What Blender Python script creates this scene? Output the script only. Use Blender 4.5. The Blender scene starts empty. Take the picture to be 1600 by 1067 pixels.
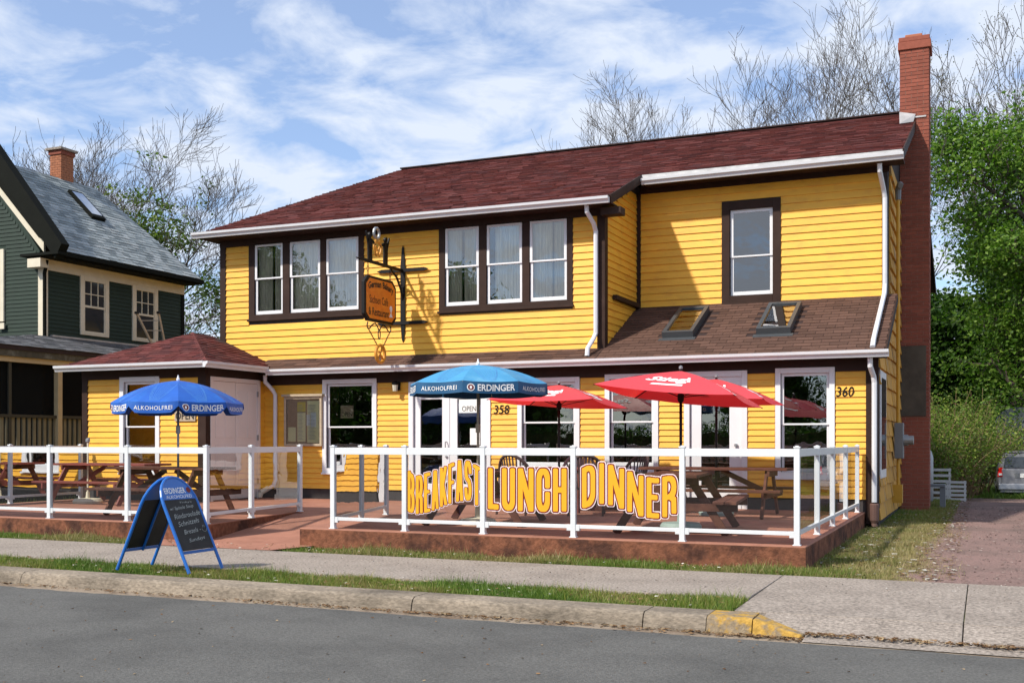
import bpy, math, random
import numpy as np
from mathutils import Vector, Matrix
random.seed(7)
C = bpy.context.scene.collection
S = bpy.context.scene
PI = math.pi
R = math.radians

# ------------------------------------------------------------------ camera, sky, sun, exposure
YAW = math.atan(740/1710.)
cam_d = bpy.data.cameras.new('camera'); cam = bpy.data.objects.new('camera', cam_d); C.objects.link(cam)
cam_d.sensor_width = 36; cam_d.lens = 38.475; cam_d.shift_y = 0.0978; cam_d.clip_end = 900; cam_d.clip_start = 0.1
cam.location = (0, 0, 1.42); cam.rotation_euler = (PI/2, 0, YAW); S.camera = cam

SUN_D = Vector((0.60, 1.0, -1.10)).normalized()      # direction the light travels
sun_d = bpy.data.lights.new('sun', 'SUN'); sun_d.energy = 3.9; sun_d.angle = R(2.2); sun_d.color = (1.0, 0.93, 0.82)
sun = bpy.data.objects.new('sun', sun_d); C.objects.link(sun); sun.rotation_euler = SUN_D.to_track_quat('-Z', 'Y').to_euler()
sun.location = (0, 0, 40)

W = bpy.data.worlds.new('World'); S.world = W; W.use_nodes = True
nt = W.node_tree; nt.nodes.clear(); N = nt.nodes.new; L = nt.links.new
sky = N('ShaderNodeTexSky'); sky.sky_type = 'NISHITA'; sky.sun_disc = False
sky.sun_elevation = R(43.3); sky.sun_rotation = math.atan2(-0.60, -1.0) % (2*PI); sky.altitude = 50; sky.air_density = 1.0; sky.dust_density = 0.6; sky.ozone_density = 2.0
tc = N('ShaderNodeTexCoord'); sp = N('ShaderNodeSeparateXYZ'); L(tc.outputs['Generated'], sp.inputs[0])
ad = N('ShaderNodeMath'); ad.operation = 'ADD'; ad.inputs[1].default_value = 0.16; L(sp.outputs['Z'], ad.inputs[0])
mxz = N('ShaderNodeMath'); mxz.operation = 'MAXIMUM'; mxz.inputs[1].default_value = 0.06; L(ad.outputs[0], mxz.inputs[0])
dx = N('ShaderNodeMath'); dx.operation = 'DIVIDE'; L(sp.outputs['X'], dx.inputs[0]); L(mxz.outputs[0], dx.inputs[1])
dy = N('ShaderNodeMath'); dy.operation = 'DIVIDE'; L(sp.outputs['Y'], dy.inputs[0]); L(mxz.outputs[0], dy.inputs[1])
cb = N('ShaderNodeCombineXYZ'); L(dx.outputs[0], cb.inputs[0]); L(dy.outputs[0], cb.inputs[1])
n1 = N('ShaderNodeTexNoise'); n1.inputs['Scale'].default_value = 4.6; n1.inputs['Detail'].default_value = 10; n1.inputs['Roughness'].default_value = 0.58; n1.inputs['Distortion'].default_value = 0.35
n2 = N('ShaderNodeTexNoise'); n2.inputs['Scale'].default_value = 0.55; n2.inputs['Detail'].default_value = 3
mp = N('ShaderNodeMapping'); mp.inputs['Location'].default_value = (3.1, 1.7, 0.0); L(cb.outputs[0], mp.inputs['Vector'])
L(mp.outputs[0], n1.inputs['Vector']); L(mp.outputs[0], n2.inputs['Vector'])
sm = N('ShaderNodeMath'); sm.operation = 'MULTIPLY_ADD'; sm.inputs[1].default_value = 0.45; L(n2.outputs['Fac'], sm.inputs[0])
m6 = N('ShaderNodeMath'); m6.operation = 'MULTIPLY'; m6.inputs[1].default_value = 0.74; L(n1.outputs['Fac'], m6.inputs[0]); L(m6.outputs[0], sm.inputs[2])
rmp = N('ShaderNodeValToRGB'); rmp.color_ramp.elements[0].position = 0.50; rmp.color_ramp.elements[1].position = 0.66
rmp.color_ramp.elements[0].color = (0.24, 0.24, 0.24, 1); rmp.color_ramp.elements[1].color = (0.97, 0.97, 0.97, 1)
L(sm.outputs[0], rmp.inputs[0])
b1 = N('ShaderNodeBackground'); b1.inputs['Strength'].default_value = 0.12
tint = N('ShaderNodeMix'); tint.data_type = 'RGBA'; tint.blend_type = 'MULTIPLY'; tint.inputs[0].default_value = 1.0
tint.inputs[7].default_value = (0.82, 0.98, 1.18, 1); L(sky.outputs[0], tint.inputs[6]); L(tint.outputs[2], b1.inputs['Color'])
b2 = N('ShaderNodeBackground'); b2.inputs['Color'].default_value = (0.66, 0.725, 0.84, 1); b2.inputs['Strength'].default_value = 0.90
ms = N('ShaderNodeMixShader'); L(rmp.outputs[0], ms.inputs[0]); L(b1.outputs[0], ms.inputs[1]); L(b2.outputs[0], ms.inputs[2])
wo_ = N('ShaderNodeOutputWorld'); L(ms.outputs[0], wo_.inputs['Surface'])

S.render.engine = 'CYCLES'
S.view_settings.view_transform = 'Standard'; S.view_settings.look = 'None'; S.view_settings.gamma = 1.0; S.view_settings.exposure = 0.45
S.view_settings.use_curve_mapping = False
S.cycles.max_bounces = 8; S.cycles.transparent_max_bounces = 16

# ------------------------------------------------------------------ materials
MATS = {}
def mat(name, col, rough=0.7, var=0.12, scale=3.0, bump=0.0, bscale=60.0, metallic=0.0, spec=0.4, attr=False, rnd=0.0, col2=None, f2=(0.5, 0.7), scale2=1.2, coat=0.0, stretch=(1, 1, 1)):
    """procedural paint / stone / wood: base colour with noise variation, optional second colour in patches, fine bump"""
    if name in MATS: return MATS[name]
    m = bpy.data.materials.new(name); m.use_nodes = True; t = m.node_tree; n = t.nodes; l = t.links
    b = n['Principled BSDF']; b.inputs['Roughness'].default_value = rough; b.inputs['Metallic'].default_value = metallic
    b.inputs['Specular IOR Level'].default_value = spec
    if coat: b.inputs['Coat Weight'].default_value = coat
    g = n.new('ShaderNodeNewGeometry'); mpn = n.new('ShaderNodeMapping'); mpn.inputs['Scale'].default_value = stretch; l.new(g.outputs['Position'], mpn.inputs['Vector'])
    P = mpn.outputs[0]
    no = n.new('ShaderNodeTexNoise'); no.inputs['Scale'].default_value = scale; no.inputs['Detail'].default_value = 6; l.new(P, no.inputs['Vector'])
    hv = n.new('ShaderNodeHueSaturation')
    mr = n.new('ShaderNodeMapRange'); mr.inputs['From Min'].default_value = 0.25; mr.inputs['From Max'].default_value = 0.75
    mr.inputs['To Min'].default_value = 1-var; mr.inputs['To Max'].default_value = 1+var; l.new(no.outputs['Fac'], mr.inputs['Value'])
    if attr:
        a = n.new('ShaderNodeVertexColor'); a.layer_name = 'Col'; src = a.outputs['Color']
        if attr == 'mul':
            mm = n.new('ShaderNodeMix'); mm.data_type = 'RGBA'; mm.blend_type = 'MULTIPLY'; mm.inputs[0].default_value = 1; mm.inputs[7].default_value = (*col, 1); l.new(src, mm.inputs[6]); src = mm.outputs[2]
    else:
        c = n.new('ShaderNodeRGB'); c.outputs[0].default_value = (*col, 1); src = c.outputs[0]
    if col2 is not None:
        no2 = n.new('ShaderNodeTexNoise'); no2.inputs['Scale'].default_value = scale2; no2.inputs['Detail'].default_value = 8; no2.inputs['Roughness'].default_value = 0.62; l.new(P, no2.inputs['Vector'])
        rp = n.new('ShaderNodeValToRGB'); rp.color_ramp.elements[0].position = f2[0]; rp.color_ramp.elements[1].position = f2[1]; l.new(no2.outputs['Fac'], rp.inputs[0])
        mx = n.new('ShaderNodeMix'); mx.data_type = 'RGBA'; l.new(rp.outputs[0], mx.inputs[0]); l.new(src, mx.inputs[6]); mx.inputs[7].default_value = (*col2, 1); src = mx.outputs[2]
    l.new(src, hv.inputs['Color']); 
    if rnd:
        oi = n.new('ShaderNodeObjectInfo'); mr2 = n.new('ShaderNodeMapRange'); mr2.inputs['To Min'].default_value = 1-rnd; mr2.inputs['To Max'].default_value = 1+rnd
        l.new(oi.outputs['Random'], mr2.inputs['Value']); mu = n.new('ShaderNodeMath'); mu.operation = 'MULTIPLY'; l.new(mr.outputs[0], mu.inputs[0]); l.new(mr2.outputs[0], mu.inputs[1]); l.new(mu.outputs[0], hv.inputs['Value'])
    else: l.new(mr.outputs[0], hv.inputs['Value'])
    l.new(hv.outputs[0], b.inputs['Base Color'])
    if bump:
        bn = n.new('ShaderNodeTexNoise'); bn.inputs['Scale'].default_value = bscale; bn.inputs['Detail'].default_value = 4; l.new(P, bn.inputs['Vector'])
        bp = n.new('ShaderNodeBump'); bp.inputs['Strength'].default_value = bump; bp.inputs['Distance'].default_value = 0.01; l.new(bn.outputs['Fac'], bp.inputs['Height']); l.new(bp.outputs[0], b.inputs['Normal'])
    MATS[name] = m; return m

def glass_mat(name, tint, base=0.10, gain=1.0, rough=0.0):
    m = bpy.data.materials.new(name); m.use_nodes = True; t = m.node_tree; n = t.nodes; l = t.links; n.clear()
    tr = n.new('ShaderNodeBsdfTransparent'); tr.inputs[0].default_value = (*tint, 1)
    gl = n.new('ShaderNodeBsdfGlossy'); gl.inputs['Roughness'].default_value = rough
    fr = n.new('ShaderNodeFresnel'); fr.inputs[0].default_value = 1.5
    mu = n.new('ShaderNodeMath'); mu.operation = 'MULTIPLY_ADD'; mu.inputs[1].default_value = gain; mu.inputs[2].default_value = base; mu.use_clamp = True
    l.new(fr.outputs[0], mu.inputs[0])
    # slightly wavy float glass
    g = n.new('ShaderNodeNewGeometry'); no = n.new('ShaderNodeTexNoise'); no.inputs['Scale'].default_value = 2.2; l.new(g.outputs['Position'], no.inputs['Vector'])
    bp = n.new('ShaderNodeBump'); bp.inputs['Strength'].default_value = 0.12; bp.inputs['Distance'].default_value = 0.02; l.new(no.outputs['Fac'], bp.inputs['Height']); l.new(bp.outputs[0], gl.inputs['Normal'])
    mx = n.new('ShaderNodeMixShader'); l.new(mu.outputs[0], mx.inputs[0]); l.new(tr.outputs[0], mx.inputs[1]); l.new(gl.outputs[0], mx.inputs[2])
    o = n.new('ShaderNodeOutputMaterial'); l.new(mx.outputs[0], o.inputs[0]); MATS[name] = m; return m

def leaf_mat(name, attr=True, col=(0.06, 0.12, 0.02), trans=0.35, tcol=(1.0, 1.35, 0.5)):
    m = bpy.data.materials.new(name); m.use_nodes = True; t = m.node_tree; n = t.nodes; l = t.links; n.clear()
    a = n.new('ShaderNodeVertexColor'); a.layer_name = 'Col'
    d = n.new('ShaderNodeBsdfPrincipled'); d.inputs['Roughness'].default_value = 0.5; d.inputs['Specular IOR Level'].default_value = 0.3; l.new(a.outputs[0], d.inputs['Base Color'])
    tl = n.new('ShaderNodeBsdfTranslucent'); mm = n.new('ShaderNodeMix'); mm.data_type = 'RGBA'; mm.blend_type = 'MULTIPLY'; mm.inputs[0].default_value = 1; mm.inputs[7].default_value = (*tcol, 1)
    l.new(a.outputs[0], mm.inputs[6]); l.new(mm.outputs[2], tl.inputs[0])
    mx = n.new('ShaderNodeMixShader'); mx.inputs[0].default_value = trans; l.new(d.outputs[0], mx.inputs[1]); l.new(tl.outputs[0], mx.inputs[2])
    o = n.new('ShaderNodeOutputMaterial'); l.new(mx.outputs[0], o.inputs[0]); MATS[name] = m; return m

def brickless(): pass
YEL = mat('yellow_paint', (0.83, 0.44, 0.046), 0.5, 0.08, 2.0, 0.2, 70, rnd=0.055, col2=(0.70, 0.32, 0.045), f2=(0.50, 0.80), scale2=3.2, stretch=(1, 1, 3))
BRN = mat('brown_paint', (0.034, 0.017, 0.012), 0.65, 0.2, 5, 0.15, 80, spec=0.2, col2=(0.06, 0.036, 0.028), f2=(0.55, 0.85))
WHT = mat('white_paint', (0.72, 0.72, 0.74), 0.35, 0.04, 3, 0.03, 90, col2=(0.66, 0.65, 0.63), f2=(0.6, 0.95), scale2=3)
ALU = mat('white_aluminium', (0.66, 0.67, 0.70), 0.3, 0.05, 3, 0.0, col2=(0.55, 0.55, 0.55), f2=(0.55, 0.9), scale2=2.5)
RAILW = mat('railing_white', (0.66, 0.68, 0.70), 0.3, 0.04, 3, col2=(0.58, 0.59, 0.59), f2=(0.58, 0.80), scale2=6)
ROOFR = mat('red_shingle', (1, 1, 1), 0.95, 0.16, 40, 0.5, 180, attr=True, spec=0.2)
UNDER = mat('roof_felt', (0.035, 0.02, 0.018), 0.95, 0.2, 8)
BROOF = mat('brown_shingle', (0.105, 0.058, 0.043), 0.95, 0.15, 45, 0.5, 180, spec=0.2, rnd=0.22)
BRICK = mat('red_brick', (0.25, 0.072, 0.045), 0.85, 0.12, 12, 0.3, 120, rnd=0.14)
MORT = mat('mortar', (0.38, 0.22, 0.17), 0.95, 0.1, 20, 0.3, 120)
ASPH = mat('asphalt', (0.128, 0.126, 0.118), 0.92, 0.36, 55, 1.0, 130, col2=(0.078, 0.077, 0.073), f2=(0.42, 0.74), scale2=0.75, spec=0.25)
CONC = mat('sidewalk_concrete', (0.315, 0.27, 0.23), 0.95, 0.55, 36, 0.9, 100, col2=(0.225, 0.19, 0.16), f2=(0.42, 0.78), scale2=1.6, spec=0.2)
KERB = mat('kerb_concrete', (0.29, 0.24, 0.185), 0.95, 0.40, 36, 0.9, 90, col2=(0.14, 0.118, 0.092), f2=(0.42, 0.66), scale2=1.7, spec=0.2, stretch=(0.6, 1, 1.6))
SAND = mat('gutter_sand', (0.30, 0.24, 0.18), 0.98, 0.15, 30, 0.8, 120, col2=(0.16, 0.11, 0.075), f2=(0.50, 0.68), scale2=2.0, spec=0.1)
YKERB = mat('kerb_yellow_paint', (0.42, 0.25, 0.05), 0.9, 0.3, 30, 0.9, 90, col2=(0.24, 0.185, 0.12), f2=(0.46, 0.56), scale2=7)
PATIO = mat('patio_red_concrete', (0.35, 0.16, 0.108), 0.8, 0.1, 5, 0.3, 120, col2=(0.22, 0.095, 0.062), f2=(0.45, 0.75), scale2=1.4, spec=0.3)
PEDGE = mat('patio_edge_concrete', (0.20, 0.080, 0.045), 0.95, 0.40, 14, 1.0, 45, col2=(0.075, 0.034, 0.024), f2=(0.47, 0.62), scale2=2.6, spec=0.2)
SOIL = mat('lawn_soil', (0.10, 0.11, 0.035), 0.98, 0.25, 5, 0.8, 60, col2=(0.15, 0.115, 0.065), f2=(0.46, 0.62), scale2=0.9, spec=0.1)
GRAV = mat('gravel_drive', (0.25, 0.165, 0.145), 0.98, 0.35, 50, 0.9, 110, col2=(0.165, 0.12, 0.105), f2=(0.45, 0.7), scale2=0.8, spec=0.1)
FOUND = mat('foundation', (0.045, 0.040, 0.040), 0.9, 0.2, 8, 0.4, 50)
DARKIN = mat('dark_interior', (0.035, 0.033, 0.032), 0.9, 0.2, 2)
CURT = mat('lace_curtain', (0.80, 0.78, 0.68), 0.9, 0.25, 8, 0.0, stretch=(6, 1, 0.3))
PANE = glass_mat('window_glass', (0.97, 0.95, 0.90), 0.19, 1.1)
PANEL = glass_mat('railing_glass', (0.90, 0.93, 0.92), 0.045, 1.1)
GGRN = mat('green_paint', (0.011, 0.027, 0.017), 0.7, 0.14, 4, 0.15, 60)
GDRK = mat('dark_green_trim', (0.006, 0.007, 0.005), 0.8, 0.2, 4, spec=0.12)
CREAM = mat('cream_trim', (0.66, 0.60, 0.47), 0.55, 0.08, 4, 0.1, 60)
CREAMD = mat('cream_porch', (0.50, 0.38, 0.22), 0.6, 0.1, 4, 0.1, 60)
GROOF = mat('grey_shingle', (1, 1, 1), 0.9, 0.14, 40, 0.4, 160, attr=True, spec=0.3)
BARK = mat('grey_bark', (0.065, 0.056, 0.048), 0.95, 0.3, 8, 0.5, 40)
BARKD = mat('dark_bark', (0.07, 0.055, 0.045), 0.95, 0.3, 8, 0.5, 40)
LEAF = leaf_mat('leaf')
GRASS = leaf_mat('grass_blades', trans=0.25)
LITTER = mat('leaf_litter', (1, 1, 1), 0.95, 0.1, 10, attr=True, spec=0.1)
WOODR = mat('red_stained_wood', (0.20, 0.045, 0.035), 0.6, 0.2, 6, 0.3, 60, col2=(0.12, 0.035, 0.028), f2=(0.5, 0.75), scale2=3, rnd=0.12)
WOODB = mat('brown_stained_wood', (0.105, 0.040, 0.027), 0.75, 0.2, 6, 0.3, 60, col2=(0.17, 0.075, 0.048), f2=(0.5, 0.75), scale2=3, rnd=0.15, spec=0.2)
BLACK = mat('black_iron', (0.007, 0.006, 0.006), 0.55, 0.1, 5, spec=0.25)
STEEL = mat('galvanised_steel', (0.33, 0.34, 0.35), 0.45, 0.1, 5, metallic=0.6)
GREYP = mat('grey_paint', (0.17, 0.18, 0.19), 0.5, 0.08, 4)
BLUEC = mat('royal_blue_canvas', (0.012, 0.095, 0.42), 0.6, 0.12, 4, 0.3, 12, col2=(0.020, 0.14, 0.50), f2=(0.50, 0.75), scale2=2.5)
BLUEV = mat('dark_blue_valance', (0.010, 0.045, 0.20), 0.6, 0.06, 4, 0.15, 200)
SKYC = mat('sky_blue_canvas', (0.055, 0.26, 0.47), 0.7, 0.12, 3, 0.3, 12, col2=(0.12, 0.34, 0.50), f2=(0.50, 0.75), scale2=2.5)
SKYV = mat('navy_valance', (0.014, 0.085, 0.19), 0.6, 0.06, 4, 0.15, 200)
REDC = leaf_mat('red_canvas', trans=0.30, tcol=(1.2, 0.25, 0.25))
PRINTW = mat('white_print', (0.80, 0.80, 0.80), 0.6, 0.03, 4)
PRINTL = mat('pale_ray_print', (0.10, 0.30, 0.62), 0.6, 0.03, 4)
PRINTR = mat('dark_red_print', (0.17, 0.012, 0.010), 0.5, 0.03, 4)
PRINTY = mat('amber_print', (0.80, 0.38, 0.013), 0.5, 0.03, 4)
PRINTP = mat('pink_white_print', (0.80, 0.66, 0.68), 0.5, 0.03, 4)
PRINTK = mat('black_print', (0.02, 0.016, 0.012), 0.6, 0.03, 4)
PRINTC = mat('chalk_print', (0.40, 0.42, 0.40), 0.9, 0.35, 60)
BLUEP = mat('blue_paint', (0.010, 0.13, 0.48), 0.35, 0.05, 4, coat=0.3)
BOARDK = mat('chalkboard', (0.010, 0.011, 0.012), 0.55, 0.25, 6, col2=(0.022, 0.024, 0.026), f2=(0.4, 0.8), scale2=5)
ORNG = mat('orange_sign', (0.74, 0.19, 0.014), 0.5, 0.1, 6, col2=(0.72, 0.24, 0.02), f2=(0.4, 0.75), scale2=3)
GOLD = mat('pretzel_gold', (0.60, 0.26, 0.03), 0.5, 0.15, 6)
BASEG = mat('plastic_base_green', (0.30, 0.38, 0.35), 0.6, 0.05, 5)
BASEC = mat('plastic_base_cream', (0.68, 0.62, 0.48), 0.6, 0.05, 5)
RESIN = mat('brown_resin', (0.095, 0.062, 0.060), 0.45, 0.1, 5)
RESINL = mat('mauve_resin', (0.26, 0.20, 0.20), 0.45, 0.1, 5)
WOODN = mat('weathered_board', (0.42, 0.34, 0.24), 0.8, 0.2, 9, 0.3, 60, stretch=(1, 1, 4))
CORK = mat('cork_board', (0.42, 0.27, 0.17), 0.9, 0.15, 20)
PAPER = mat('paper_sheet', (0.85, 0.77, 0.46), 0.8, 0.05, 6)
PAPERW = mat('white_sheet', (0.78, 0.78, 0.76), 0.8, 0.03, 6)
DOORW = mat('door_white', (0.74, 0.66, 0.62), 0.5, 0.04, 3)
VANM = mat('van_silver', (0.33, 0.33, 0.345), 0.28, 0.03, 3, metallic=0.55, coat=0.6)
VANG = mat('van_glass', (0.03, 0.035, 0.04), 0.05, 0.05, 3, spec=0.8)
VANR = mat('tail_light_red', (0.55, 0.01, 0.01), 0.2, 0.05, 3, coat=0.5)
RUBB = mat('rubber', (0.015, 0.015, 0.015), 0.8, 0.05, 3)
PALW = mat('weathered_white_wood', (0.62, 0.60, 0.57), 0.8, 0.1, 6, 0.2, 60)
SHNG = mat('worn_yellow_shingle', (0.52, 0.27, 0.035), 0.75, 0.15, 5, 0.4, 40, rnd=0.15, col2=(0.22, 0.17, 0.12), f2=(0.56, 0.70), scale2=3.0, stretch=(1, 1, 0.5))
CLAY = mat('clay_pipe', (0.14, 0.075, 0.06), 0.7, 0.1, 5)
PANELC = mat('parged_cement', (0.10, 0.085, 0.065), 0.9, 0.2, 5, 0.3, 40, col2=(0.06, 0.05, 0.04), f2=(0.45, 0.7), scale2=2)
FLASH = mat('lead_flashing', (0.45, 0.44, 0.44), 0.5, 0.2, 6, metallic=0.3)

# ------------------------------------------------------------------ helpers
def worig(o):
    v = Vector((0, 0, 0))
    while o is not None: v = v + Vector(o.location); o = o.parent
    return v

class MB:
    def __init__(s): s.v = []; s.f = []; s.c = []; s.col = None
    def add(s, vs, fs):
        n = len(s.v); s.v += [tuple(v) for v in vs]
        for f in fs: s.f.append(tuple(n+i for i in f)); s.c.append(s.col)
    def hexa(s, p): # 8 corners, bottom 4 ccw then top 4
        s.add(p, [(3, 2, 1, 0), (4, 5, 6, 7), (0, 1, 5, 4), (1, 2, 6, 5), (2, 3, 7, 6), (3, 0, 4, 7)])
    def box(s, x0, x1, y0, y1, z0, z1):
        x0, x1 = min(x0, x1), max(x0, x1); y0, y1 = min(y0, y1), max(y0, y1); z0, z1 = min(z0, z1), max(z0, z1)
        s.hexa([(x0, y0, z0), (x1, y0, z0), (x1, y1, z0), (x0, y1, z0), (x0, y0, z1), (x1, y0, z1), (x1, y1, z1), (x0, y1, z1)]); return s
    def bar(s, p, q, w, h, up=(0, 0, 1)):
        p = Vector(p); q = Vector(q); d = (q-p).normalized(); u = Vector(up)
        if abs(d.dot(u)) > 0.98: u = Vector((0, 1, 0))
        a = d.cross(u).normalized()*w/2; b = a.cross(d).normalized()*h/2
        s.hexa([p-a-b, p+a-b, q+a-b, q-a-b, p-a+b, p+a+b, q+a+b, q-a+b]); return s
    def quad(s, *p): s.add(p, [tuple(range(len(p)))]); return s
    def tube(s, pts, r, n=8, caps=True):
        pts = [Vector(p) for p in pts]; rs = r if isinstance(r, (list, tuple)) else [r]*len(pts); k0 = len(s.v); prev = None
        for i, p in enumerate(pts):
            d = (pts[min(i+1, len(pts)-1)]-pts[max(i-1, 0)]).normalized()
            if prev is None: u = Vector((0, 0, 1)) if abs(d.z) < 0.9 else Vector((1, 0, 0)); a = d.cross(u).normalized()
            else:
                a = prev-d*prev.dot(d); a.normalize()
            prev = a; b = d.cross(a)
            for j in range(n):
                t = 2*PI*j/n; s.v.append(tuple(p+(a*math.cos(t)+b*math.sin(t))*rs[i]))
        for i in range(len(pts)-1):
            for j in range(n):
                s.f.append((k0+i*n+j, k0+i*n+(j+1) % n, k0+(i+1)*n+(j+1) % n, k0+(i+1)*n+j)); s.c.append(s.col)
        if caps:
            s.f.append(tuple(k0+j for j in range(n-1, -1, -1))); s.c.append(s.col)
            k1 = k0+(len(pts)-1)*n; s.f.append(tuple(k1+j for j in range(n))); s.c.append(s.col)
        return s
    def lathe(s, prof, c, n=16):
        k0 = len(s.v)
        for (r, z) in prof:
            for j in range(n): t = 2*PI*j/n; s.v.append((c[0]+r*math.cos(t), c[1]+r*math.sin(t), c[2]+z))
        for i in range(len(prof)-1):
            for j in range(n): s.f.append((k0+i*n+j, k0+i*n+(j+1) % n, k0+(i+1)*n+(j+1) % n, k0+(i+1)*n+j)); s.c.append(s.col)
        s.f.append(tuple(k0+j for j in range(n-1, -1, -1))); s.c.append(s.col)
        k1 = k0+(len(prof)-1)*n; s.f.append(tuple(k1+j for j in range(n))); s.c.append(s.col)
        return s
    def prism(s, poly, axis, a, b):
        """poly: 2-D outline (ccw), extruded from a to b along axis ('x','y','z')"""
        def P(u, v, w): return {'x': (w, u, v), 'y': (u, w, v), 'z': (u, v, w)}[axis]
        n = len(poly); s.add([P(u, v, a) for u, v in poly]+[P(u, v, b) for u, v in poly],
                             [tuple(range(n-1, -1, -1)), tuple(range(n, 2*n))]+[(i, (i+1) % n, n+(i+1) % n, n+i) for i in range(n)]); return s
    def mesh(s, name, off=(0, 0, 0), smooth=False):
        me = bpy.data.meshes.new(name); me.from_pydata([(v[0]-off[0], v[1]-off[1], v[2]-off[2]) for v in s.v], [], s.f)
        if any(c is not None for c in s.c):
            ca = me.color_attributes.new('Col', 'FLOAT_COLOR', 'CORNER'); buf = []
            for f, c in zip(s.f, s.c): buf += [*(c or (1, 1, 1)), 1.0]*len(f)
            ca.data.foreach_set('color', buf)
        if smooth: me.polygons.foreach_set('use_smooth', [True]*len(me.polygons))
        me.update(); return me
    def build(s, name, m, parent=None, smooth=False, loc=None, bevel=0, fix=True):
        w = worig(parent) if parent else Vector((0, 0, 0))
        L0 = Vector(loc) if loc is not None else w
        me = s.mesh(name, L0, smooth)
        if fix:
            import bmesh; bm = bmesh.new(); bm.from_mesh(me); bmesh.ops.recalc_face_normals(bm, faces=bm.faces); bm.to_mesh(me); bm.free()
        me.materials.append(m); o = bpy.data.objects.new(name, me); C.objects.link(o)
        o.parent = parent; o.location = L0-w
        if bevel:
            bv = o.modifiers.new('bevel', 'BEVEL'); bv.width = bevel; bv.segments = 2; bv.limit_method = 'ANGLE'
        return o

def put(me, name, wloc, parent, m=None):
    o = bpy.data.objects.new(name, me); C.objects.link(o); o.parent = parent; o.location = Vector(wloc)-worig(parent); return o
def thing(name, label, cat, loc=(0, 0, 0), group=None):
    o = bpy.data.objects.new(name, None); C.objects.link(o); o.location = loc; o.empty_display_size = 0.3; o['label'] = label; o['category'] = cat
    if group: o['group'] = group
    return o
def tag(o, label, cat, group=None):
    o['label'] = label; o['category'] = cat
    if group: o['group'] = group
    return o
def struct(o, k='structure', label=None):
    o['kind'] = k
    if label: o['label'] = label
    return o
def copy_tree(o, parent=None):
    c = o.copy(); C.objects.link(c); c.parent = parent
    for ch in list(o.children): copy_tree(ch, c)
    return c

TXT = {}
def text_geo(s, size=1.0, offset=0.0, shear=0.0, spacing=1.0):
    k = (s, offset, shear, spacing)
    if k not in TXT:
        cu = bpy.data.curves.new('t', 'FONT'); cu.body = s; cu.size = 1.0; cu.offset = offset; cu.shear = shear; cu.space_character = spacing; cu.resolution_u = 3
        ob = bpy.data.objects.new('t', cu); C.objects.link(ob); bpy.context.view_layer.update()
        me = ob.evaluated_get(bpy.context.evaluated_depsgraph_get()).to_mesh()
        v = [(p.co.x, p.co.y) for p in me.vertices]; f = [tuple(p.vertices) for p in me.polygons]
        x0 = min(a for a, b in v); x1 = max(a for a, b in v); y0 = min(b for a, b in v); y1 = max(b for a, b in v)
        TXT[k] = ([((a-x0)/(x1-x0), (b-y0)/(y1-y0)) for a, b in v], f, (x1-x0)/(y1-y0))
        bpy.data.objects.remove(ob); bpy.data.curves.remove(cu)
    return TXT[k]
def text_on(name, s, fn, m, parent, offset=0.0, shear=0.0, spacing=1.0):
    """text whose unit square (u,v) is mapped onto a real surface by fn"""
    v, f, asp = text_geo(s, 1, offset, shear, spacing); b = MB(); b.add([fn(u, w) for u, w in v], f); return b.build(name, m, parent, fix=False)
def flat_fn(c, U, V, w, h):
    c = Vector(c); U = Vector(U).normalized(); V = Vector(V).normalized()
    return lambda u, v: c+U*((u-0.5)*w)+V*((v-0.5)*h)

# ------------------------------------------------------------------ ground, road, kerb, sidewalk
def gz(y): return 0.0 if y < 28.5 else (-0.66 if y > 35 else -0.66*(y-28.5)/6.5)
b = MB(); prof = [(-220, 0.0), (-5.2, -0.02), (-5.0, -0.16), (9.50, -0.16), (9.55, -0.03), (28.5, -0.03), (31.5, -0.34), (35, -0.69), (60, -0.69), (400, -0.69)]
for (y0, z0), (y1, z1) in zip(prof[:-1], prof[1:]): b.quad((-300, y0, z0), (300, y0, z0), (300, y1, z1), (-300, y1, z1))
struct(b.build('ground', SOIL, fix=False))
b = MB(); rj = random.Random(8); ex_ = [-300]+[-24+0.09*i for i in range(330)]+[300]; ey_ = [8.58]; w_ = 0.0
for i in range(1, len(ex_)): w_ = w_*0.85+rj.gauss(0, 0.010); ey_.append(8.575+w_)
for i in range(len(ex_)-1): b.quad((ex_[i], -4.6, -0.122), (ex_[i+1], -4.6, -0.122), (ex_[i+1], ey_[i+1], -0.122), (ex_[i], ey_[i], -0.122))
struct(b.build('road', ASPH, fix=False))
b = MB(); b.quad((-300, 9.1, -0.028), (-1.99, 9.1, -0.028), (-1.99, 9.99, -0.026), (-300, 9.99, -0.026)); struct(b.build('planting_strip', SOIL, fix=False))
b = MB(); b.quad((-300, 8.42, -0.126), (300, 8.42, -0.126), (300, 8.9, -0.126), (-300, 8.9, -0.126)); struct(b.build('gutter_strip', SAND, fix=False))
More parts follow.
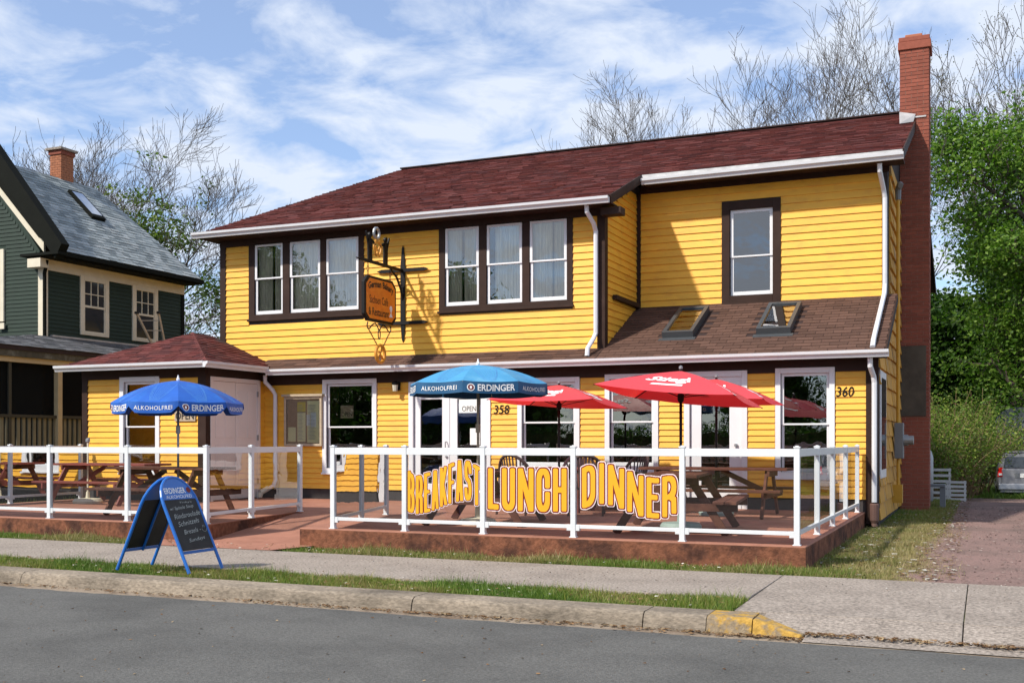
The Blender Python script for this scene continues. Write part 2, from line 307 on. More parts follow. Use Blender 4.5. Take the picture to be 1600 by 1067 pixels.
# kerb stones with rounded top edge
kerb = struct(thing('kerb', 'x', 'x', (0, 8.8, 0))); del kerb['label']; del kerb['category']
def kerb_stone(x0, x1, m, name='kerb_stone', z1=0.0):
    b = MB(); n = max(2, int((x1-x0)/0.35)); pr = []
    rr = random.Random(int(x0*100)+1000)
    for i in range(n+1):
        x = x0+(x1-x0)*i/n; j = rr.uniform(-0.006, 0.006)
        ring = [(x, 8.775+j, -0.14), (x, 8.80+j, z1-0.05), (x, 8.815+j, z1-0.018), (x, 8.85, z1+0.004), (x, 9.14, z1+0.006), (x, 9.14, -0.14)]
        pr.append(ring)
    for i in range(n):
        A, B = pr[i], pr[i+1]
        for k in range(5): b.quad(A[k], B[k], B[k+1], A[k+1])
    b.quad(*pr[0]); b.quad(*pr[-1][::-1])
    return b.build(name, m, kerb)
xs = [-28.0, -24.9, -21.8, -18.7, -15.6, -12.6, -9.62, -4.80, -2.62, -2.08]
for a, c in zip(xs[:-2], xs[1:-1]): kerb_stone(a+0.006, c-0.006, KERB)
kerb_stone(-2.614, -2.09, KERB)
o = kerb_stone(-2.084, -1.72, YKERB); o['label'] = 'yellow painted end stone of the kerb'
b = MB()  # tapered yellow end
b.hexa([(-1.716, 8.78, -0.14), (-1.32, 8.74, -0.14), (-1.30, 8.86, -0.14), (-1.716, 9.13, -0.14), (-1.716, 8.83, 0.0), (-1.33, 8.76, -0.095), (-1.31, 8.85, -0.09), (-1.716, 9.10, 0.004)])
o = b.build('kerb_end', YKERB, kerb, bevel=0.015); o['label'] = 'yellow painted kerb nose ramping down to the driveway'
# sidewalk slabs
walk = struct(thing('sidewalk', 'x', 'x', (0, 10.9, 0))); del walk['label']; del walk['category']
def slab(x0, x1, y0, y1, z0a, z1a):
    b = MB(); b.hexa([(x0, y0, -0.15), (x1, y0, -0.15), (x1, y1, -0.15), (x0, y1, -0.15), (x0, y0, z0a), (x1, y0, z0a), (x1, y1, z1a), (x0, y1, z1a)]); return b.build('slab', CONC, walk, bevel=0.006)
g = 0.004
for x0, x1 in [(-28, -20), (-20, -12), (-12, -1.978)]: slab(x0+(g if x0 > -27 else 0), x1-g, 9.99, 11.86, 0.0, 0.0)
for x0, x1 in [(-1.98, -0.16), (-0.16, 1.7), (1.7, 3.6), (3.6, 9)]:
    slab(x0+g, x1-g, 9.36, 11.86, -0.02, 0.0); slab(x0+g if x0 > -1 else -1.70, x1-g, 8.86, 9.345, -0.095, -0.022)
b = MB(); b.quad((-1.3, 8.62, -0.118), (9, 8.62, -0.118), (9, 8.88, -0.100), (-1.3, 8.88, -0.100)); struct(b.build('gutter_apron', CONC, fix=False))
# gravel drive
b = MB()
lft = [(11.87, -1.05), (13.0, -0.85), (14.5, -1.0), (16.5, -0.82), (18.5, -0.62), (22, -0.62), (25, -0.60), (28.4, -0.65), (31.5, -0.7), (35, -0.9), (47, -1.2), (50, -1.2)]
for (y0, x0), (y1, x1) in zip(lft[:-1], lft[1:]):
    z0 = gz(y0)-0.012+(0.0); z1 = gz(y1)-0.012; z0 = -0.012 if y0 <= 28.5 else z0; z1 = -0.012 if y1 <= 28.5 else z1
    b.quad((x0, y0, z0), (7.5, y0, z0), (7.5, y1, z1), (x1, y1, z1))
struct(b.build('gravel_driveway', GRAV, fix=False))
# red concrete ramp and landing between the patios
b = MB(); b.quad((-10.9, 11.88, 0.002), (-8.6, 11.88, 0.002), (-8.3, 12.55, 0.02), (-10.9, 12.55, 0.02)); b.quad((-11.0, 12.55, 0.02), (-8.3, 12.55, 0.02), (-8.3, 15.7, 0.245), (-11.0, 15.7, 0.245))
b.quad((-11.0, 15.7, 0.245), (-8.3, 15.7, 0.245), (-8.3, 19.05, 0.246), (-11.0, 19.05, 0.246)); struct(b.build('entrance_ramp', PATIO, fix=False))
def platform(poly, name, label):
    b = MB(); n = len(poly)
    # subdivided, slightly uneven edge band
    b.v = []; rr = random.Random(3)
    for i in range(n):
        (xa, ya), (xb, yb) = poly[i], poly[(i+1) % n]; m = max(1, int(math.hypot(xb-xa, yb-ya)/0.25))
        for k in range(m):
            x0 = xa+(xb-xa)*k/m; y0 = ya+(yb-ya)*k/m; x1 = xa+(xb-xa)*(k+1)/m; y1 = ya+(yb-ya)*(k+1)/m
            b.quad((x0, y0, -0.12), (x1, y1, -0.12), (x1, y1, 0.235), (x0, y0, 0.235))
    p = struct(b.build(name, PEDGE, fix=False)); p['label'] = label
    t = MB(); t.prism([(x, y) for x, y in poly], 'z', 0.228, 0.25); t.build('top_surface', PATIO, p, bevel=0.008)
    return p
platform([(-8.55, 12.5), (-1.84, 12.5), (-1.84, 19.08), (-8.95, 19.08), (-8.95, 15.4)], 'patio_platform', 'red concrete patio slab in front of the door numbered 358 and 360')
platform([(-17.1, 12.5), (-10.12, 12.5), (-10.62, 15.4), (-10.62, 19.08), (-13.9, 19.08), (-13.9, 17.18), (-17.1, 17.18)], 'patio_platform', 'red concrete patio slab in front of the hipped entrance hut')

# ------------------------------------------------------------------ clapboards, walls with openings
def cut(u0, u1, ops):
    segs = [(u0, u1)]
    for a, c in ops:
        out = []
        for s0, s1 in segs:
            if c <= s0 or a >= s1: out.append((s0, s1)); continue
            if a > s0: out.append((s0, a))
            if c < s1: out.append((c, s1))
        segs = out
    return [s for s in segs if s[1]-s[0] > 0.03]
BM = {}
def board_mesh(Ln, h, t, axis, m, name):
    k = (round(Ln, 2), round(h, 3), t, axis, m.name)
    if k not in BM:
        b = MB(); ht = h*1.04
        if axis == 'x':   # faces -Y, runs +X
            b.hexa([(0, -t, 0), (Ln, -t, 0), (Ln, 0, 0), (0, 0, 0), (0, -0.005, ht), (Ln, -0.005, ht), (Ln, 0, ht), (0, 0, ht)])
        else:             # faces +X, runs +Y
            b.hexa([(0, 0, 0), (t, 0, 0), (t, Ln, 0), (0, Ln, 0), (0, 0, ht), (0.005, 0, ht), (0.005, Ln, ht), (0, Ln, ht)])
        me = b.mesh(name); me.materials.append(m); BM[k] = me
    return BM[k]
NB = [0]
def clap(parent, axis, w, u0, u1, z0, z1, e, ops, m=YEL, t=0.028, name='clapboard'):
    n = int(round((z1-z0)/e)); e = (z1-z0)/n; rr = random.Random(int(w*10)+int(u0*7))
    for i in range(n):
        z = z0+i*e; segs = cut(u0, u1, [(a, c) for a, c, d, f in ops if d < z+e*0.7 and f > z+e*0.3])
        for s0, s1 in segs:
            # long runs are made of butted boards
            parts = [(s0, s1)]
            if s1-s0 > 5.5: q = s0+(s1-s0)*rr.uniform(0.35, 0.65); parts = [(s0, q-0.002), (q+0.002, s1)]
            for p0, p1 in parts:
                me = board_mesh(p1-p0, e, t, axis, m, name); zz = z+rr.uniform(-0.002, 0.002); jt = rr.uniform(-0.0015, 0.0015)
                put(me, name, (p0, w+jt, zz) if axis == 'x' else (w+jt, p0, zz), parent); NB[0] += 1
def wall_front(name, parent, y, x0, x1, z0, z1, ops, m, th=0.14):
    """wall slab facing -Y (front at y), with real openings"""
    b = MB(); zs = sorted({z0, z1, *[o[2] for o in ops], *[o[3] for o in ops]}); zs = [z for z in zs if z0 <= z <= z1]
    for za, zb in zip(zs[:-1], zs[1:]):
        mid = (za+zb)/2
        for s0, s1 in cut(x0, x1, [(o[0], o[1]) for o in ops if o[2] < mid < o[3]]): b.box(s0, s1, y, y+th, za, zb)
    return b.build(name, m, parent)
def window(parent, y, x0, x1, z0, z1, casing=0.09, m=None, sash=0.045, zm=None, curtain=None, label=None, cw=None, sill=True, proud=0.045, name='window', sillm=None):
    """opening x0..x1,z0..z1 in the wall; casing outside it, sashes and panes inside it"""
    m = m or WHT; b = MB(); c = casing
    if c:
        b.box(x0-c, x0, y-proud, y+0.02, z0-c, z1+c); b.box(x1, x1+c, y-proud, y+0.02, z0-c, z1+c)
        b.box(x0, x1, y-proud, y+0.02, z1, z1+c); b.box(x0, x1, y-proud-0.004, y+0.02, z0-c, z0)
    else: b.box(x0, x1, y-0.01, y+0.0, z1-0.02, z1)
    o = b.build(name, m, parent, bevel=0.004)
    if label: o['label'] = label
    zm = zm if zm is not None else (z0+z1)/2
    for k, (a, d, yy) in enumerate(((zm-0.015, z1, 0.012), (z0, zm+0.015, 0.040))):
        s_ = MB(); q = sash
        s_.box(x0+0.006, x0+q, y+yy, y+yy+0.025, a, d); s_.box(x1-q, x1-0.006, y+yy, y+yy+0.025, a, d)
        s_.box(x0+q, x1-q, y+yy, y+yy+0.025, a, a+(0.03 if k == 0 else q+0.015)); s_.box(x0+q, x1-q, y+yy, y+yy+0.025, d-(q if k == 0 else 0.03), d)
        s_.build('sash', WHT if m in (WHT, BRN) else m, o, bevel=0.003)
        p = MB(); p.quad((x0+q, y+yy+0.012, a+0.02), (x1-q, y+yy+0.012, a+0.02), (x1-q, y+yy+0.012, d-0.02), (x0+q, y+yy+0.012, d-0.02)); p.build('pane', PANE, o, fix=False)
    if curtain:
        cu = MB(); n = 60; yy = y+0.16
        for a0, a1 in curtain:
            X = [x0+(x1-x0)*(a0+(a1-a0)*i/n) for i in range(n+1)]; Z = [yy+0.022*math.sin(i*1.13+a0*9)+0.012*math.sin(i*0.47) for i in range(n+1)]
            for i in range(n): cu.quad((X[i], Z[i], z0-0.05), (X[i+1], Z[i+1], z0-0.05), (X[i+1], Z[i+1], z1+0.05), (X[i], Z[i], z1+0.05))
        cu.build('curtain', CURT, o, fix=False)
    if sill and c:
        s_ = MB(); s_.box(x0-c-0.01, x1+c+0.01, y-proud-0.035, y, z0-c-0.035, z0-c); s_.build('sill', sillm or m, o, bevel=0.004)
    return o

# ------------------------------------------------------------------ the yellow restaurant
HB = Vector((-8.4, 19.1, 0))
house = thing('yellow_building', 'long two storey yellow clapboard restaurant with dark red roof and brown trim', 'building', HB)
XR = -1.66; XL = -15.17; XM = -6.48; WL = 19.1; WU = 19.25; WR = 21.3; HY = 17.2; HXR = -13.95; HXL = -17.05
def sub(name, label=None, loc=None):
    o = bpy.data.objects.new(name, None); C.objects.link(o); o.parent = house; o.location = (0, 0, 0)
    if label: o['label'] = label
    return o
# lower front wall
low_ops = {'w1': (-12.40, -11.30, 0.88, 2.60), 'dd': (-10.38, -8.80, 0.25, 2.50), 'w2': (-8.05, -6.98, 0.97, 2.53), 'w3': (-6.31, -5.48, 0.98, 2.56), 'dr': (-4.82, -3.90, 0.25, 2.56), 'w4': (-3.23, -2.42, 0.90, 2.59)}
w_low = wall_front('wall', house, WL+0.0, HXR, XR, 0.2, 2.9, list(low_ops.values()), FOUND)
cas = 0.10
clap(w_low, 'x', WL, HXR+0.01, -1.83, 0.46, 2.60, 0.109, [(a-cas, c+cas, d-cas, f+cas) for a, c, d, f in low_ops.values()])
# upper left wall
bl = (-14.34, -11.70, 4.10, 5.66); br_ = (-9.79, -7.18, 4.06, 5.66)
ul_ops = [(-14.30, -13.58, 4.12, 5.62), (-13.41, -12.65, 4.12, 5.62), (-12.51, -11.73, 4.12, 5.62), (-9.76, -9.02, 4.08, 5.62), (-8.86, -8.11, 4.08, 5.62), (-7.96, -7.20, 4.08, 5.62)]
w_ul = wall_front('wall', house, WU, XL, XM, 2.95, 5.80, ul_ops, FOUND)
clap(w_ul, 'x', WU, XL+0.12, XM-0.12, 3.12, 5.60, 0.131, [(-14.45, -11.60, 3.98, 5.8), (-9.89, -7.08, 3.95, 5.8)])
# recess wall
w_re = wall_front('wall', house, WR, XM, XR, 2.9, 6.55, [(-4.58, -3.75, 4.26, 5.93)], FOUND)
clap(w_re, 'x', WR, XM+0.08, XR-0.10, 4.10, 6.40, 0.140, [(-4.74, -3.60, 4.12, 6.07)])
# return wall of the projecting upper part (faces +X)
b = MB(); b.prism([(19.391, 2.9), (21.5, 2.9), (21.5, 6.75), (19.391, 5.9)], 'x', XM-0.14, XM); w_si = b.build('wall', FOUND, house)
n = 25
for i in range(n):
    z = 3.12+i*0.131; y0 = 19.38; y1 = WR-0.02
    if z > 5.75: y0 = 19.38+(z-5.75)/0.405
    ys = 19.25+(z-3.12)/0.478        # cut off below by the lower roof
    y1 = min(WR-0.02, ys+0.25)
    if y1-y0 < 0.1: continue
    put(board_mesh(y1-y0, 0.131, 0.028, 'y', YEL, 'clapboard'), 'clapboard', (XM, y0, z), w_si); NB[0] += 1
# entrance hut with hipped roof
hw = wall_front('wall', house, HY, HXL, HXR, 0.2, 2.9, [(-15.98, -15.16, 0.90, 2.62)], FOUND)
clap(hw, 'x', HY, HXL+0.12, HXR-0.16, 0.46, 2.68, 0.118, [(-16.08, -15.06, 0.8, 2.72)])
b = MB(); b.box(HXR-0.14, HXR, HY+0.141, WL, 0.2, 2.9); hs = b.build('wall', FOUND, house)
clap(hs, 'y', HXR, HY+0.13, WL, 0.46, 2.68, 0.118, [(17.30, 18.90, 0.2, 2.70)])
b = MB(); b.box(HXL, HXL+0.1, HY+0.141, WU, 0.2, 2.9); b.build('wall', YEL, house)
# remaining outer walls
b = MB(); b.box(XL, XL+0.14, WU+0.141, 34.0, 0, 5.9); b.build('wall', YEL, house)
b = MB(); b.box(XL, XR-0.141, 34.0, 34.14, -0.7, 6.4); b.build('wall', YEL, house)
b = MB(); b.prism([(19.24, -0.1), (34.3, -0.75), (34.3, 5.9), (26, 8.65), (21.441, 6.82), (21.441, 4.02), (19.24, 2.95)], 'x', XR-0.14, XR); w_rt = b.build('wall', FOUND, house)
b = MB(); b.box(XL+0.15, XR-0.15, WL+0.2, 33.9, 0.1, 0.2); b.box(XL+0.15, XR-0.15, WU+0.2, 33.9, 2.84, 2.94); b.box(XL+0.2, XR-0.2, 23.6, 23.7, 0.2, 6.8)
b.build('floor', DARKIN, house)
# worn shingles of the right side wall: flared rows of wide shingles, visible gaps
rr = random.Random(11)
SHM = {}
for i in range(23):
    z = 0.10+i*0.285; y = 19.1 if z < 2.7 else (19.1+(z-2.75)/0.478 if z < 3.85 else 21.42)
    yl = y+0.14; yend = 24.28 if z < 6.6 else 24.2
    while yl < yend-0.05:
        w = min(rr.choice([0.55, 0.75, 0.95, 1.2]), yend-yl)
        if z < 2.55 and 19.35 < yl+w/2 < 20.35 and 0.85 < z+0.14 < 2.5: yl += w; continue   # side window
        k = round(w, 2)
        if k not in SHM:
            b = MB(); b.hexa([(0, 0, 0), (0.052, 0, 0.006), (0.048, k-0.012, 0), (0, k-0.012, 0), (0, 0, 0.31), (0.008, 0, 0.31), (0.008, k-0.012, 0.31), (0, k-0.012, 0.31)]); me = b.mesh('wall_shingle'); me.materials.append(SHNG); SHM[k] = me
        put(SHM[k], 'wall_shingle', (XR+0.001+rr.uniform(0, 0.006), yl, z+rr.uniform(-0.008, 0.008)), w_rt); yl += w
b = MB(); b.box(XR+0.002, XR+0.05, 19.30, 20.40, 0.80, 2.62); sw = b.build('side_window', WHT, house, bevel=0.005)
b = MB(); b.quad((XR+0.056, 19.42, 0.95), (XR+0.056, 20.28, 0.95), (XR+0.056, 20.28, 2.5), (XR+0.056, 19.42, 2.5)); b.build('pane', VANG, sw)
# brown trim
t = MB(); t.box(-1.83, XR+0.03, WL-0.034, WL+0.14, 0.05, 2.62); t.box(XR, XR+0.03, WL+0.141, WL+0.25, 0.05, 2.75)
t.build('corner_board', BRN, house, bevel=0.004)
t = MB(); t.box(HXR+0.05, XR+0.03, WL-0.036, WL-0.001, 2.60, 2.88); t.build('frieze_board', BRN, house)
t = MB(); t.box(XL-0.03, XL+0.12, WU-0.034, WU+0.1, 3.0, 5.62); t.build('corner_board', BRN, house, bevel=0.004)
t = MB(); t.box(XM-0.12, XM+0.034, WU-0.036, WU+0.14, 3.05, 5.75); t.build('corner_board', BRN, house, bevel=0.004)
t = MB(); t.box(XL-0.03, XM+0.036, WU-0.040, WU-0.001, 5.60, 5.80); t.build('frieze_board', BRN, house)
t = MB(); t.box(XM+0.022, XM+0.10, WR-0.034, WR-0.001, 4.1, 6.42); t.build('corner_board', BRN, house)
t = MB(); t.box(XM+0.1, XR+0.03, WR-0.036, WR-0.001, 6.40, 6.58); t.build('frieze_board', BRN, house)
t = MB(); t.box(XM+0.023, XM+0.11, 19.7, 21.24, 4.10, 4.19); t.build('ledge_board', BRN, house, bevel=0.006)
t = MB(); t.box(HXL-0.03, HXL+0.12, HY-0.034, HY+0.1, 0.2, 2.70); t.build('corner_board', BRN, house, bevel=0.004)
t = MB(); t.box(HXR-0.16, HXR+0.034, HY-0.036, HY+0.12, 0.2, 2.70); t.build('corner_board', BRN, house, bevel=0.004)
t = MB(); t.box(HXL-0.03, HXR+0.03, HY-0.040, HY-0.001, 2.68, 2.90); t.box(HXR+0.001, HXR+0.038, HY, WL-0.04, 2.69, 2.899); t.build('frieze_board', BRN, house)
# brown panels round the two upper window bands
def band(x0, x1, z0, z1, ops):
    b = MB(); zs = sorted({z0, z1, *[o[2] for o in ops], *[o[3] for o in ops]})
    for za, zb in zip(zs[:-1], zs[1:]):
        for s0, s1 in cut(x0, x1, [(o[0], o[1]) for o in ops if o[2] < (za+zb)/2 < o[3]]): b.box(s0, s1, WU-0.030, WU-0.001, za, zb)
    b.box(x0-0.02, x1+0.02, WU-0.065, WU-0.001, z0-0.04, z0); return b.build('window_surround', BRN, house, bevel=0.003)
band(-14.45, -11.60, 4.02, 5.60, ul_ops[:3]); band(-9.89, -7.08, 3.98, 5.60, ul_ops[3:])
CU = [[(0, 0.52), (0.60, 1)], [(0, 1)], [(0, 1)], [(0.0, 0.42), (0.50, 1)], [(0.15, 1)], [(0, 0.55), (0.6, 1)]]
for k, (a, c, d, f) in enumerate(ul_ops): window(house, WU-0.03, a, c, d, f, casing=0, zm=d+0.76, curtain=CU[k], sash=0.06)
window(house, WR, -4.58, -3.75, 4.26, 5.93, casing=0.15, m=BRN, zm=5.02, sash=0.065, label='single upper window with a wide brown surround')
a, c, d, f = low_ops['w1']; w1 = window(house, WL, a, c, d, f, casing=0.09, zm=1.72, sash=0.05)
a, c, d, f = low_ops['w2']; window(house, WL, a, c, d, f, casing=0.09, zm=1.78, sash=0.05)
a, c, d, f = low_ops['w3']; window(house, WL, a, c, d, f, casing=0.09, zm=1.78, sash=0.05)
a, c, d, f = low_ops['w4']; window(house, WL, a, c, d, f, casing=0.09, zm=1.72, sash=0.05)
window(house, HY, -15.98, -15.16, 0.90, 2.62, casing=0.10, zm=1.72, sash=0.05)
# rooms behind the ground-floor glass: a few pale table tops and a counter so the dark is not empty
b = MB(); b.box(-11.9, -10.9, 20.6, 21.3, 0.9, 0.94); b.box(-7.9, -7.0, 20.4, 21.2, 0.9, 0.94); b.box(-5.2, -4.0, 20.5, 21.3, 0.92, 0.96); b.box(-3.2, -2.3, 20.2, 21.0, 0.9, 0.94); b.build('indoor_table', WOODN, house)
# doors
def leaf(parent, x0, x1, z0, z1, y, gx0, gx1, gz0, gz1, m=WHT):
    b = MB(); b.box(x0, gx0, y, y+0.045, z0, z1); b.box(gx1, x1, y, y+0.045, z0, z1); b.box(gx0, gx1, y, y+0.045, z0, gz0); b.box(gx0, gx1, y, y+0.045, gz1, z1)
    o = b.build('door_leaf', m, parent, bevel=0.004); p = MB(); p.quad((gx0, y+0.02, gz0), (gx1, y+0.02, gz0), (gx1, y+0.02, gz1), (gx0, y+0.02, gz1)); return o, p
dd = MB(); c_ = 0.10; x0, x1, z1 = -10.38, -8.80, 2.50
dd.box(x0-c_, x0, WL-0.045, WL+0.03, 0.25, z1+c_); dd.box(x1, x1+c_, WL-0.045, WL+0.03, 0.25, z1+c_); dd.box(x0, x1, WL-0.045, WL+0.03, z1, z1+c_); dd.box(x0, x1, WL-0.06, WL+0.05, 0.25, 0.31)
dd.box(x0, x1, WL+0.0, WL+0.06, 2.36, z1)
dd = dd.build('double_door', WHT, house, bevel=0.004); dd['label'] = 'white glazed double door under the sky blue umbrella'
for (a, c, g0, g1) in ((x0+0.005, -9.60, -10.24, -9.76), (-9.59, x1-0.005, -9.43, -8.93)):
    o, p = leaf(dd, a, c, 0.315, 2.355, WL+0.01, g0, g1, 0.60, 2.25); p.build('pane', PANE, dd, fix=False)
h = MB(); h.tube([(-9.66, WL+0.01, 1.25), (-9.66, WL-0.05, 1.25), (-9.66, WL-0.05, 1.42), (-9.66, WL+0.01, 1.42)], 0.012, 6); h.lathe([(0.0, -0.02), (0.03, -0.01), (0.03, 0.01), (0, 0.02)], (-9.66, WL-0.0, 1.13), 10); h.build('handle', STEEL, dd)
dr = MB(); x0, x1, z1 = -4.82, -3.90, 2.56
dr.box(x0-c_, x0, WL-0.045, WL+0.03, 0.25, z1+c_); dr.box(x1, x1+c_, WL-0.045, WL+0.03, 0.25, z1+c_); dr.box(x0, x1, WL-0.045, WL+0.03, z1, z1+c_); dr.box(x0, x1, WL-0.06, WL+0.05, 0.25, 0.33)
dr.box(x0, x1, WL+0.0, WL+0.06, 2.40, z1)
dr = dr.build('entrance_door', WHT, house, bevel=0.004); dr['label'] = 'white glazed single door behind the red umbrellas'
o, p = leaf(dr, x0+0.005, x1-0.005, 0.335, 2.395, WL+0.01, -4.62, -4.12, 0.62, 2.22); p.build('pane', PANE, dr, fix=False)
h = MB(); h.lathe([(0.0, -0.03), (0.03, -0.02), (0.03, 0.02), (0, 0.03)], (-4.0, WL-0.02, 1.36), 10); h.lathe([(0.0, -0.03), (0.032, -0.02), (0.032, 0.02), (0, 0.03)], (-4.0, WL-0.03, 1.22), 10); h.build('handle', STEEL, dr)
# pinkish double door in the side of the hut (faces +X)
b = MB(); X0 = HXR
b.box(X0, X0+0.045, 17.30, 17.38, 0.25, 2.70); b.box(X0, X0+0.045, 18.82, 18.90, 0.25, 2.70); b.box(X0, X0+0.045, 17.38, 18.82, 2.62, 2.70)
hd = b.build('hut_door', DOORW, house, bevel=0.004); hd['label'] = 'pale double door with raised panels in the hut side'
for y0, y1 in ((17.385, 18.095), (18.105, 18.815)):
    b = MB(); b.box(X0, X0+0.018, y0, y1, 0.27, 2.615)
    for pz0, pz1 in ((0.45, 1.35), (1.5, 2.45)):
        for q in (0, 1):
            ya = y0+0.08+q*0.30; b.box(X0+0.018, X0+0.026, ya, ya+0.25, pz0, pz1)
    b.build('door_leaf', DOORW, hd, bevel=0.004)
b = MB()
for z in (0.55, 1.45, 2.35): b.box(X0+0.02, X0+0.05, 18.805, 18.835, z, z+0.11)
b.build('hinge', STEEL, hd)

# ------------------------------------------------------------------ roofs
def shingles(name, parent, O, U, V, N_, lim, rows, e, w0, mt, cols, t=0.010, rowjit=0.0, stuff=True):
    O, U, V, N_ = map(Vector, (O, U, V, N_)); b = MB(); rr = random.Random(rows*31+int(e*1000))
    for r in range(rows):
        v = r*e; u0, u1 = lim(v); u0b, u1b = lim(v+e)
        u0 = min(u0, u0b) if False else u0; u = u0-rr.uniform(0, w0)
        while u < u1:
            w = w0*rr.uniform(0.75, 1.25); a = max(u, u0); c = min(u+w-0.004, u1); u += w
            if c-a < 0.02: continue
            tt = t*rr.choice([0.6, 1.0, 1.0, 1.5]); k = rr.random(); base = cols[int(k*len(cols))]; j = rr.uniform(0.88, 1.12); b.col = tuple(x*j for x in base)
            v1 = v+e*1.02; vv = v+rr.uniform(-0.004, 0.004); 
            p0 = O+U*a+V*vv; p1 = O+U*c+V*vv; q0 = O+U*max(a, u0b if u0b > a else a)+V*v1; q1 = O+U*min(c, u1b if u1b < c else c)+V*v1
            b.add([p0+N_*tt, p1+N_*tt, q1+N_*0.001, q0+N_*0.001, p0, p1], [(0, 1, 2, 3), (4, 5, 1, 0)])
    o = b.build(name, mt, parent, fix=False)
    if stuff: o['kind'] = 'stuff'
    return o
REDS = [(0.125, 0.034, 0.031), (0.14, 0.040, 0.035), (0.105, 0.030, 0.028), (0.080, 0.026, 0.026), (0.13, 0.042, 0.037), (0.095, 0.032, 0.030)]
sl = 0.405; Vm = Vector((0, 1, sl)).normalized(); Nm = Vector((0, -sl, 1)).normalized(); cs = math.hypot(1, sl)
Lr = 7.25*cs
# roof decks
RE = -1.36; RJ = -6.22
b = MB()
def slabq(P, th=0.10, nrm=(0, 0, 1)):
    q = [Vector(p) for p in P]; d = Vector(nrm)*th; n = len(q)
    b.add([tuple(p) for p in q]+[tuple(p-d) for p in q], [tuple(range(n)), tuple(range(2*n-1, n-1, -1))]+[(i, n+i, n+(i+1) % n, (i+1) % n) for i in range(n)])
zr = lambda y: 5.84+sl*(y-18.75)
slabq([(-15.42, 18.75, zr(18.75)), (RJ, 18.75, zr(18.75)), (RJ, 20.75, zr(20.75)), (RE, 20.75, zr(20.75)), (RE, 26, zr(26)), (-14.5, 26, zr(26))])
slabq([(-14.5, 26, zr(26)), (RE, 26, zr(26)), (RE, 34.6, 5.9), (-15.42, 34.6, 5.9)])
slabq([(-15.42, 18.75, zr(18.75)), (-14.5, 26, zr(26)), (-15.42, 34.6, 5.9)])
roof = b.build('main_roof', UNDER, house)
def limm(v):
    y = 18.75+v/cs; return (-15.42+(y-18.75)*0.92/7.25 + 0.0, RJ if y < 20.745 else RE)
o = shingles('shingles', roof, (0, 18.73, zr(18.73)+0.003), (1, 0, 0), Vm, Nm, limm, int(Lr/0.14), 0.14, 0.29, ROOFR, REDS, t=0.016)
b = MB(); b.bar((-14.5, 26, zr(26)+0.012), (RE, 26, zr(26)+0.012), 0.22, 0.03); b.build('ridge_cap', UNDER, roof)
t = MB(); t.bar((RE+0.012, 20.72, zr(20.72)-0.07), (RE+0.012, 24.28, zr(24.28)-0.07), 0.025, 0.17); t.build('rake_board', BRN, roof)
t = MB(); t.bar((RE+0.012, 26, zr(26)-0.07), (RE+0.012, 34.6, 5.83), 0.025, 0.17)
t.build('rake_board', BRN, roof)
t = MB(); t.bar((RJ+0.012, 18.80, zr(18.80)-0.075), (RJ+0.012, 20.76, zr(20.76)-0.075), 0.025, 0.16); t.build('rake_board', BRN, roof)
t = MB(); t.box(XM+0.035, RJ+0.16, 18.95, 19.22, 5.55, 5.68); t.build('eave_return', BRN, roof)
t = MB(); t.box(-15.40, RJ, 18.80, WU, 5.735, 5.76); t.box(RJ, RE, 20.80, WR, 6.50, 6.53); t.build('soffit', BRN, roof)
# lower lean-to roof in front of the recess and the narrow skirt roof
s2 = (4.12-2.92)/(21.3-18.75); V2 = Vector((0, 1, s2)).normalized(); N2 = Vector((0, -s2, 1)).normalized(); c2 = math.hypot(1, s2)
zl = lambda y: 2.92+s2*(y-18.75)
b = MB(); slabq([(XM, 18.75, zl(18.75)), (-1.50, 18.75, zl(18.75)), (-1.50, 21.3, zl(21.3)), (XM, 21.3, zl(21.3))], 0.08)
slabq([(-13.95, 18.75, zl(18.75)), (XM, 18.75, zl(18.75)), (XM, 19.26, zl(19.26)), (-13.95, 19.26, zl(19.26))], 0.08)
lean = b.build('lean_to_roof', UNDER, house)
SKY = [(-5.46, -4.88), (-3.74, -3.14)]
rr = random.Random(5); cnt = 0; ex = 0.145; TM = {}
def tab_mesh(w):
    k = round(w, 2)
    if k not in TM:
        b = MB(); t_ = 0.010; p = Vector((0, 0, 0)); q = V2*ex*1.03
        b.add([N2*t_, Vector((w-0.008, 0, 0))+N2*t_, Vector((w-0.008, 0, 0))+q+N2*0.001, q+N2*0.001, p, Vector((w-0.008, 0, 0)), Vector((w-0.008, 0, 0))+q, q], [(0, 1, 2, 3), (4, 5, 1, 0), (5, 6, 2, 1), (7, 4, 0, 3)])
        me = b.mesh('shingle'); me.materials.append(BROOF); TM[k] = me
    return TM[k]
rows = int(2.55*c2/ex)
for r in range(rows+1):
    v = r*ex; y = 18.73+v/c2; z = zl(y)+0.002; u = XM+(0.02 if r % 2 else 0.17)-0.30; xe = -1.49
    while u < xe:
        w = 0.30; a = max(u, XM+0.02); c = min(u+w, xe); u += w
        if c-a < 0.05: continue
        if any(s0-0.08 < (a+c)/2 < s1+0.08 for s0, s1 in SKY) and 19.55 < y+0.06 < 20.9: continue
        put(tab_mesh(c-a), 'shingle', (a, y+rr.uniform(-0.003, 0.003), z+rr.uniform(0, 0.003)), lean); cnt += 1
BR_ = [(0.105, 0.058, 0.043), (0.125, 0.072, 0.055), (0.088, 0.048, 0.036), (0.075, 0.043, 0.034)]
shingles('shingles', lean, (0, 18.73, zl(18.73)+0.003), (1, 0, 0), V2, N2, lambda v: (-13.95, XM), 4, 0.145, 0.30, ROOFR, BR_)
t = MB(); t.bar((-1.49, 18.70, zl(18.70)-0.06), (-1.49, 21.3, zl(21.3)-0.06), 0.025, 0.14); t.build('rake_board', BRN, lean)
